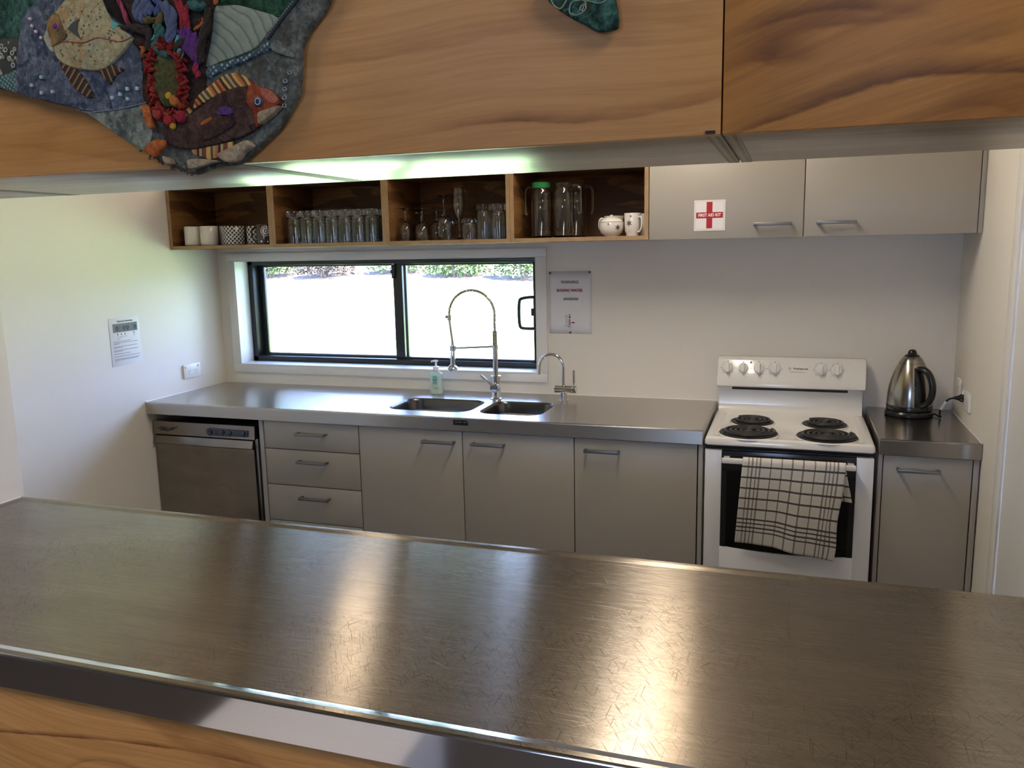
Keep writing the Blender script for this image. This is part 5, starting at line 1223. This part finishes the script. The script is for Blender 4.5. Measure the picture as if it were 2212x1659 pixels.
b = B(); lathe(b, [(.051, .059), (.052, .061), (.044, .070), (.028, .078), (.010, .081), (.006, .083), (.007, .087), (.004, .090), (0, .090)], 32); obj('lid', b, M['cream'], sgb, localspace=True, smooth=50)
flower(None, math.radians(-48), .036, .013, fl, sgb, interp(sbp)); flower(None, math.radians(-92), .050, .006, flg, sgb, interp(sbp))
cjp = [(.030, 0), (.034, .004), (.030, .014), (.033, .030), (.037, .060), (.040, .088)]
cj = thing('milk_jug', 'cream china milk jug behind the sugar bowl with its handle to the left', 'jug', (2.232, -.195, SZ))
b = B(); lathe(b, [(0, 0)]+cjp+[(.038, .088), (.034, .05), (.028, .016), (0, .012)], 32)
for v in b.verts:
    if v.co.z > .06 and v.co.x > .01 and abs(v.co.y) < .02: v.co.x += .016*(v.co.z-.06)/.028*(1-abs(v.co.y)/.02)
obj('jug_body', b, M['cream'], cj, localspace=True, smooth=50); obj('handle', mhandle(.034, .094, PI+.35, .0045, .026), M['cream'], cj, localspace=True)
flower(None, math.radians(-95), .076, .009, flg, cj, interp(cjp))
def chmug(x, y, lbl, ang):
    r = thing('mug', lbl, 'mug', (x, y, SZ), group='floral china mugs')
    pr = [(.026, 0), (.028, .004), (.0265, .010), (.032, .018), (.034, .045), (.035, .094)]
    b = B(); lathe(b, [(0, 0)]+pr+[(.0325, .094), (.031, .05), (.028, .02), (0, .014)], 32); obj('cup', b, M['cream'], r, localspace=True, smooth=50)
    obj('handle', mhandle(.034, .094, ang, .004, .020), M['cream'], r, localspace=True)
    flower(None, math.radians(-105), .052, .014, fl, r, interp(pr)); flower(None, math.radians(-92), .080, .007, flg, r, interp(pr)); return r
chmug(2.338, -.305, 'tall cream china mug with black flowers beside the sugar bowl', math.radians(-35))
chmug(2.352, -.205, 'cream china mug half hidden behind the tall floral mug at the shelf end', math.radians(120))
# ================================================================== FABRIC WALL HANGING
AY = OF-.012         # back of the padded fabric, a little proud of the cupboard front
def fab(name, a, b_, scale, parent_rough=.95, third=None, dist=1.0, bumpy=.4, weave=900):
    m, nt, b = MAT(name); N = NT(nt); p = N.pos()
    f = N.ramp(N.noise(p, scale, 4, dist), [(.36, 0.0), (.64, 1.0)])
    c = N.mix(f, a, b_)
    if third: c = N.mix(N.ramp(N.noise(N.mapping(p, (1, 1, 1), (0, 0, 0), (3, 1, 2)), scale*1.7, 3, dist), [(.54, 0.0), (.66, 1.0)]), c, third)
    c = N.mix(N.ramp(N.noise(p, 120, 5, .6, .7), [(.42, 0.0), (.60, .55)]), c, [x*.35 for x in a])
    c = N.mix(N.ramp(N.noise(N.mapping(p, (1, 1, 1), (0, 0, 0), (6, 2, 1)), 75, 5, .8, .7), [(.54, 0.0), (.68, .6)]), c, [min(1, x*1.5) for x in b_])
    w = N.noise(p, weave, 2); c = N.mix(N.math('MULTIPLY', w, .35), c, [x*.45 for x in a])
    N.link(c, b.inputs['Base Color']); b.inputs['Roughness'].default_value = .92; b.inputs['Specular IOR Level'].default_value = .15
    hb = N.math('ADD', N.math('MULTIPLY', w, .4), N.noise(p, 55, 3)); N.bump(hb, bumpy, b, .003)
    return m
F = {
 'base': fab('fabric_grey_green', (.070, .080, .075), (.20, .215, .185), 22, third=(.11, .09, .065)),
 'green': fab('fabric_sea_green', (.012, .045, .032), (.085, .19, .145), 34),
 'blue': fab('fabric_denim_batik', (.065, .085, .125), (.19, .22, .275), 26, third=(.045, .060, .10)),
 'greyl': fab('fabric_grey_cream', (.085, .105, .105), (.30, .33, .28), 30),
 'fish': fab('fabric_sand_spots', (.47, .40, .22), (.36, .38, .25), 20, third=(.42, .27, .12)),
 'face': fab('fabric_ochre_face', (.10, .095, .055), (.34, .20, .07), 26),
 'lip': fab('fabric_pale_lip', (.40, .38, .30), (.50, .47, .38), 40),
 'dkgreen': fab('fabric_dark_green', (.010, .035, .018), (.045, .12, .07), 30),
 'brown': fab('fabric_brown_marbled', (.045, .024, .022), (.115, .070, .055), 24, third=(.028, .02, .024)),
 'head': fab('fabric_rust', (.27, .050, .020), (.36, .10, .045), 60),
 'headl': fab('fabric_coral', (.44, .13, .085), (.50, .18, .12), 80),
 'weed': fab('fabric_dark_weed', (.030, .020, .028), (.085, .045, .030), 60, third=(.14, .055, .02)),
 'purple': fab('fabric_purple', (.085, .035, .16), (.12, .06, .19), 60),
 'orange': fab('fabric_orange', (.42, .10, .03), (.52, .17, .05), 70),
 'shell': fab('fabric_shell', (.34, .26, .17), (.44, .36, .25), 50),
 'core': fab('fabric_dark_fibre', (.020, .014, .012), (.070, .040, .028), 30, third=(.03, .045, .04)),
 'leaf': fab('fabric_leaf_teal', (.012, .035, .025), (.10, .24, .20), 24, third=(.06, .07, .03)),
 'black': fab('fabric_black', (.012, .010, .010), (.03, .022, .018), 40),
}
def fabstripe(name, ang, cols, sc):
    m, nt, b = MAT(name); N = NT(nt); v = N.mapping(N.pos(), (1, 1, 1), (0, ang, 0)); s = N.sep(v)
    f = N.math('FRACT', N.math('ADD', N.math('MULTIPLY', s[0], sc), N.math('MULTIPLY', N.noise(N.pos(), 30, 2), .15)))
    n = len(cols); c = N.ramp(f, [(i/n, cc) for i, cc in enumerate(cols)], 'CONSTANT')
    N.link(c, b.inputs['Base Color']); b.inputs['Roughness'].default_value = .9; N.bump(N.noise(N.pos(), 900, 2), .3, b, .002); return m
ylw, org, brn, dk_, rd = (.50, .33, .09), (.42, .13, .03), (.10, .055, .025), (.03, .018, .012), (.20, .03, .02)
F['dorsal'] = fabstripe('fabric_striped_fin', .62, [ylw, rd, org, dk_, ylw, brn, (.36, .28, .16), brn, ylw, org, brn], 21)
F['ventral'] = fabstripe('fabric_striped_belly_fin', -.08, [ylw, brn, (.33, .25, .12), org, dk_, (.36, .28, .14), brn, rd, ylw], 26)
F['fin'] = fabstripe('fabric_corded_fin', -.75, [dk_, (.07, .035, .02), (.32, .18, .07), dk_, (.02, .013, .01)], 95)
F['fin2'] = fabstripe('fabric_corded_fin_steep', .35, [dk_, (.07, .035, .02), (.32, .17, .06), dk_, (.02, .013, .01)], 95)
m, nt, bb = MAT('fabric_net'); N = NT(nt)
v = N.voro(N.mapping(N.pos(), (1, 1, 1), (0, .6, 0)), 150, 'F1', 0, .25); N.link(N.ramp(v, [(.30, (.22, .34, .38)), (.46, (.03, .06, .085))]), bb.inputs['Base Color']); bb.inputs['Roughness'].default_value = .8; N.bump(v, .6, bb, .003); F['net'] = m
m, nt, bb = MAT('fabric_net_teal'); N = NT(nt)
v = N.voro(N.mapping(N.pos(), (1, 1, 1), (0, .9, 0)), 170, 'F1', 0, .2); N.link(N.ramp(v, [(.30, (.13, .25, .24)), (.46, (.035, .075, .075))]), bb.inputs['Base Color']); bb.inputs['Roughness'].default_value = .8; N.bump(v, .6, bb, .003); F['netl'] = m
m, nt, bb = MAT('fabric_scallops'); N = NT(nt); p_ = N.mapping(N.pos(), (1, 1, 1), (0, 0, 0), (-2.165+2.14, 0, -1.86+1.754))
d_ = N.new('ShaderNodeVectorMath'); d_.operation = 'LENGTH'; N.link(N.mapping(p_, (1, 0, 1.15)), d_.inputs[0])
wv = N.math('FRACT', N.math('ADD', N.math('MULTIPLY', d_.outputs['Value'], 62), N.math('MULTIPLY', N.noise(N.pos(), 26, 3), 1.3)))
c = N.mix(N.noise(N.pos(), 60, 3), (.19, .245, .20), (.36, .40, .31)); c = N.mix(N.ramp(wv, [(0.0, .9), (.16, .2), (.8, 0.0), (1.0, .5)]), c, (.085, .115, .10)); N.link(c, bb.inputs['Base Color']); bb.inputs['Roughness'].default_value = .9; N.bump(wv, .7, bb, .004); F['scales'] = m
m, nt, bb = MAT('fabric_rings'); N = NT(nt); v = N.voro(N.pos(), 95, 'F1', 0, .7)
N.link(N.ramp(v, [(0.0, (.05, .045, .04)), (.20, (.05, .045, .04)), (.24, (.33, .33, .25)), (.34, (.33, .33, .25)), (.40, (.035, .038, .032))]), bb.inputs['Base Color']); bb.inputs['Roughness'].default_value = .8; N.bump(v, .5, bb, .003); F['rings'] = m

wh = thing('fabric_wall_hanging', 'quilted fabric hanging with an appliqued sand fish and brown fish, on the plywood cupboard', 'wall hanging', (2.10, AY, 1.78))
def patch(name, key, m, dep, th=.003, bev=.0012, per=3, parent=None, smooth_=True):
    poly = ART[key]
    if smooth_: poly = smooth_poly(poly, per)
    b = B(); prism(b, poly, 'xz', AY-dep+.004, AY-dep-th, bev); return obj(name, b, m, parent or wh, smooth=50)
patch('backing', 'base', F['base'], 0, .010, .005)
patch('sea_patch', 'green', F['green'], .010, .002); patch('ring_patch', 'rings', F['rings'], .010, .002); patch('net_patch', 'netl', F['netl'], .010, .002, smooth_=False)
patch('blue_patch', 'blue', F['blue'], .010, .0035); patch('pale_patch', 'greyl', F['greyl'], .010, .0025)
patch('scallop_patch', 'scales', F['scales'], .010, .003); patch('green_patch', 'dkgreen', F['dkgreen'], .010, .0025); 
patch('net_band', 'netr', F['net'], .0115, .003); patch('bead_band', 'beadband', F['greyl'], .0115, .003)
patch('fibre_bed', 'core', F['core'], .0105, .004)
for k in ('fin1',): patch('pectoral_fin', k, F['fin'], .0135, .003)
patch('anal_fin', 'fin2', F['fin2'], .0135, .003, smooth_=False); patch('dorsal_fin', 'fin3', F['black'], .0135, .003)
sf = patch('sand_fish', 'fish', F['fish'], .0140, .0045, .003)
patch('fish_face', 'fishface', F['face'], .0180, .0022, parent=sf); patch('fish_lip', 'fishlip', F['lip'], .0165, .002, parent=sf)
patch('fish_eye', 'fisheye', plain('eye_rust', (.30, .07, .10, 1), .6), .0200, .0015, .0005, parent=sf); patch('fish_pupil', 'fishpup', plain('eye_blue', (.03, .03, .16, 1), .4), .0214, .0012, .0005, parent=sf)
patch('gill_patch', 'gill', plain('gill_grey', (.055, .062, .062, 1), .9), .0185, .0012, .0003, smooth_=False, parent=sf)
patch('tail_point', 'turq', plain('turquoise_felt', (.10, .36, .31, 1), .8), .0165, .003, smooth_=False)
def thread(key_pts, r, m, dep, name, parent=None, n=6):
    b = B(); pts = smooth_poly(key_pts, 5, False); tube(b, [(p[0], AY-dep, p[1]) for p in pts], r, n); return obj(name, b, m, parent or wh, smooth=60)
thread(ART['stripe'], .0009, plain('coral_thread', (.45, .08, .05, 1), .7), .0190, 'coral_stripe', sf)
rs_ = random.Random(5); b = B()
cx0 = sum(p[0] for p in ART['fish'])/len(ART['fish']); cz0 = sum(p[1] for p in ART['fish'])/len(ART['fish'])
for k in range(85):
    i = rs_.randrange(len(ART['fish'])); t = rs_.random()**.6*.88; x = cx0+(ART['fish'][i][0]-cx0)*t+rs_.uniform(-.004, .004); z = cz0+(ART['fish'][i][1]-cz0)*t+rs_.uniform(-.006, .006)
    rr = rs_.uniform(.0008, .0022); lathe(b, [(0, 0), (rr, 0), (rr, -.0003), (0, -.0003)], 8, (x, AY-.0186, z), 'y')
obj('spot_print', b, plain('spot_brown', (.13, .10, .05, 1), .9), sf)
# brown fish
bf = patch('brown_fish', 'brown', F['brown'], .0135, .005, .003)
patch('striped_fin', 'dorsal', F['dorsal'], .0125, .003, parent=bf, smooth_=False); patch('striped_fin', 'dorsal2', F['dorsal'], .0130, .003, parent=bf, smooth_=False); patch('belly_fin', 'ventral', F['ventral'], .0130, .003, parent=bf, smooth_=False)
patch('fish_head', 'head', F['head'], .0180, .003, parent=bf); patch('brow_patch', 'headlight', F['headl'], .0205, .0016, parent=bf); patch('weed_patch', 'weed', F['weed'], .0180, .003, parent=bf)
patch('purple_patch', 'purple', F['purple'], .0190, .002, parent=bf); patch('orange_streak', 'orstreak', F['orange'], .0200, .0018, parent=bf)
patch('fish_eye', 'eye', plain('eye_indigo', (.025, .028, .07, 1), .4), .0205, .002, .0006, parent=bf)
ec = (sum(p[0] for p in ART['eye'])/15, sum(p[1] for p in ART['eye'])/15)
b = B(); tube(b, [(ec[0]+.0044*math.cos(2*PI*k/20), AY-.0235, ec[1]+.0044*math.sin(2*PI*k/20)) for k in range(21)], .0008, 6); obj('eye_ring', b, plain('eye_silver', (.40, .47, .50, 1), .3), bf)
patch('tail_fin', 'tail', F['orange'], .0150, .005, .003); patch('tail_fin', 'tail2', F['orange'], .0140, .005, .003)
for k in ('shell1', 'shell2', 'shell3', 'shell4'):
    patch('shell_roll', k, F['shell'], .0170, .007, .0035)
thread(ART['cord'], .0030, plain('dark_cord', (.045, .052, .055, 1), .6), .0135, 'edge_cord')
# beads on the cord and bottom stitching
def resample(pts, step):
    out = []; P_ = [Vector((p[0], 0, p[1])) for p in pts]; carry = 0
    for a, c in zip(P_, P_[1:]):
        L_ = (c-a).length; s = carry
        while s < L_: out.append(a.lerp(c, s/L_)); s += step
        carry = s-L_
    return out
b = B()
for v in resample(ART['cord'], .0042): lathe(b, [(0, .0012), (.0010, .0008), (.0014, 0), (.0010, -.0008), (0, -.0012)], 6, (v.x, AY-.0170, v.z), 'y')
obj('bead_trim', b, plain('pewter_beads', (.18, .20, .22, 1), .3), wh)
b = B()
for v in resample(ART['seambot'], .0030): lathe(b, [(0, .001), (.0009, .0006), (.0012, 0), (.0009, -.0006), (0, -.001)], 6, (v.x, AY-.0140, v.z), 'y')
obj('stitched_seam', b, plain('pale_blue_thread', (.20, .26, .31, 1), .6), wh)
gb = plain('pale_glass_bead', (.36, .50, .58, 1), .15, coat=.5); gw = plain('pink_pearl', (.60, .50, .58, 1), .15, coat=.5); gp_ = plain('grey_pearl', (.30, .30, .30, 1), .12, coat=.5); gr_ = plain('ring_bead', (.42, .42, .36, 1), .3)
for x, z in BEADS['bl']:
    b = B(); box(b, x-.0026, x+.0026, AY-.0175, AY-.0130, z-.0028, z+.0028, .0009); obj('square_bead', b, gb, wh)
for x, z in BEADS['wh']:
    b = B(); lathe(b, [(0, .003), (.0022, .002), (.003, 0), (.0022, -.002), (0, -.003)], 12, (x, AY-.0160, z), 'y'); obj('pearl_bead', b, gw, wh)
for x, z in BEADS['pl']:
    b = B(); lathe(b, [(.0016, .001), (.0034, .001), (.0038, -.001), (.0030, -.003), (.0016, -.002)], 16, (x, AY-.0120, z), 'y', closed=True); obj('ring_bead', b, gp_, wh)
for x, z in BEADS['rg']:
    b = B(); tube(b, [(x+.0032*math.cos(2*PI*k/14), AY-.0150, z+.0032*math.sin(2*PI*k/14)) for k in range(15)], .0010, 6); obj('ring_bead', b, gr_, wh)
sd_ = plain('slate_dots', (.055, .070, .085, 1), .9)
for x, z in BEADS['dots']:
    b = B(); lathe(b, [(0, 0), (.0048, 0), (.0048, -.0008), (0, -.0008)], 12, (x, AY-.0136, z), 'y'); obj('dot_print', b, sd_, wh)
# yarn strands
YC = {'red': (.30, .015, .03), 'purple': (.11, .025, .17), 'magenta': (.36, .02, .16), 'slate': (.10, .13, .22), 'navy': (.06, .09, .22), 'turq': (.10, .42, .42), 'teal': (.035, .13, .115), 'orange': (.42, .12, .03), 'olive': (.13, .10, .03), 'brownd': (.028, .018, .014), 'maroon': (.17, .02, .05), 'pink': (.38, .06, .12)}
ym = {k: plain('yarn_'+k, v+(1,), .85, bump=.5, bscale=500, var=.25) for k, v in YC.items()}
thick = {'slate': .0095, 'brownd': .0085, 'teal': .0095, 'turq': .0062, 'red': .0058, 'purple': .0062, 'olive': .0075, 'navy': .0060}
ry = random.Random(9)
for key, pts in YARN:
    R0 = thick.get(key, .0042); P_ = smooth_poly(pts, 6, False); nP = len(P_)
    b = B()
    for s_ in range(4):
        ph, am = ry.random()*6.28, R0*.55
        q3 = []
        for i, p in enumerate(P_):
            t = i/(nP-1); e = am*(1 if s_ else .2)
            q3.append((p[0]+e*math.cos(ph+t*7+s_*1.6), AY-.0170-R0*.3-e*.5*math.sin(ph+t*7+s_*1.6), p[1]+e*.4*math.sin(ph+t*5)))
        tube(b, q3, [R0*.55*(.35+.65*math.sin(PI*min(1, max(0, .08+.84*i/(nP-1))))) for i in range(nP)], 7)
    obj('yarn_strand', b, ym[key], wh, smooth=60)
# fluffy red wreath with a felt centre
b = B(); nW = 34
ax, az = 40*PXM, 66*PXM
for k in range(nW*4):
    a = 2*PI*k/(nW*4)+ry.uniform(-.06, .06); wob = ry.uniform(-.007, .007)
    c = Vector((WREATH[0]+(ax+wob)*math.cos(a), AY-.0185+ry.uniform(-.004, .003), WREATH[1]+(az+wob)*math.sin(a)-.004))
    d = Vector((ry.uniform(-1, 1), ry.uniform(-.4, .4), ry.uniform(-1, 1))).normalized()*.008
    tube(b, [c-d, c+Vector((ry.uniform(-.002, .002), -.002, ry.uniform(-.002, .002))), c+d], [.0018, .0036, .0015], 6)
wr = obj('red_wreath', b, fab('fibre_crimson', (.17, .010, .014), (.33, .035, .035), 90, third=(.36, .10, .02)), wh, smooth=60)
b = B(); prism(b, [(WREATH[0]+ax*.80*math.cos(2*PI*k/20), WREATH[1]+az*.80*math.sin(2*PI*k/20)) for k in range(20)], 'xz', AY-.010, AY-.0195, .003); obj('felt_centre', b, fab('felt_moss', (.040, .070, .015), (.12, .10, .05), 35, third=(.20, .10, .03)), wr)
for x, z, r_, mm in ((.003, -.026, .006, (.55, .35, .02)), (.013, -.034, .009, (.45, .15, .03)), (-.020, -.050, .010, (.36, .04, .03)), (.006, -.070, .006, (.50, .30, .02)), (.0, -.060, .011, (.34, .02, .02)), (.022, -.058, .010, (.28, .01, .03))):
    b = B(); lathe(b, [(0, r_*.6), (r_*.7, r_*.45), (r_, 0), (r_*.7, -r_*.45), (0, -r_*.6)], 14, (WREATH[0]+x, AY-.0205, WREATH[1]+z), 'y'); obj('felt_ball', b, plain('felt', mm+(1,), .9, bump=.5, bscale=600), wr)
# ragged knitted fringe along the lowest edge
b = B()
for k in range(60):
    t = .12+.80*k/59; i = t*9; key = ART['base']; x = key[16][0]+(key[27][0]-key[16][0])*t
    z = None
    best = min(range(len(key)), key=lambda q: abs(key[q][0]-x)+(0 if key[q][1] < 1.86 else 9)); z = key[best][1]
    d = Vector((ry.uniform(-.006, .006), ry.uniform(-.003, .001), ry.uniform(-.006, .001)))
    c = Vector((x, AY-.010, z+.004)); tube(b, [c, c+d, c+d+Vector((ry.uniform(-.004, .004), 0, ry.uniform(-.004, .002)))], .0009, 5)
obj('knit_fringe', b, plain('brown_wool', (.07, .045, .03, 1), .95), wh)

lf = thing('fabric_leaf', 'pointed green fabric leaf on the plywood cupboard, right of the fish hanging', 'wall hanging', (ART['leaf'][8][0], AY, ART['leaf'][8][1]))
b = B(); prism(b, smooth_poly(ART['leaf'], 3), 'xz', AY-.002, AY-.013, .003); obj('padded_leaf', b, F['leaf'], lf, smooth=50)
sm_ = plain('pale_mint_thread', (.33, .42, .34, 1), .85, bump=.4, bscale=500, var=.2)
for k in ('sw1', 'sw2', 'sw3'):
    b = B(); tube(b, [(p[0], AY-.0130, p[1]) for p in smooth_poly(ART[k], 4, False)], .0021, 6, flat=.5); obj('mint_swirl', b, sm_, lf, smooth=60)

# ================================================================== LAMPS
em_w = plain('lit_diffuser_warm', (.8, .8, .8, 1), .5, emit=((1.0, 0.80, 0.58, 1), 11.0))
em_k = plain('lit_kitchen_diffuser', (.8, .8, .8, 1), .5, emit=((1.0, 0.88, 0.74, 1), 25.0))
em_h = plain('lit_hall_diffuser', (.8, .8, .8, 1), .5, emit=((1.0, 0.87, 0.72, 1), 19.0))
def ceiling_light(x, y, z, w, l, m, label):
    r = thing('ceiling_light', label, 'ceiling light', (x, y, z))
    b = B(); box(b, x-w/2-.012, x+w/2+.012, y-l/2-.012, y+l/2+.012, z-.030, z-.002, .004); obj('frame', b, M['trim'], r)
    b = B(); box(b, x-w/2, x+w/2, y-l/2, y+l/2, z-.036, z-.0305, .001); obj('diffuser', b, m, r)
ceiling_light(2.40, -1.30, CEIL, .22, 1.2, em_k, 'kitchen ceiling light panel above the aisle between the benches')
def wall_light(x, label):
    r = thing('wall_light', label, 'wall light', (x, -.001, 2.0))
    b = B(); box(b, x-.125, x+.125, -.022, -.001, 1.985, 2.545, .004); obj('backplate', b, M['trim'], r)
    b = B(); box(b, x-.110, x+.110, -.030, -.0225, 2.0, 2.53, .002); obj('diffuser', b, em_w, r)
wall_light(2.45, 'tall warm wall light above the wall cabinets, mirrored in the near bench')
wall_light(.70, 'tall warm wall light above the shelf boxes, mirrored in the near bench')
for x, y, w_ in ((1.1, -4.1, 'left'), (3.9, -4.1, 'right')):
    ceiling_light(x, y, 3.0, .3, 1.2, em_h, 'hall ceiling light panel behind the viewer, '+w_+' one of the row')
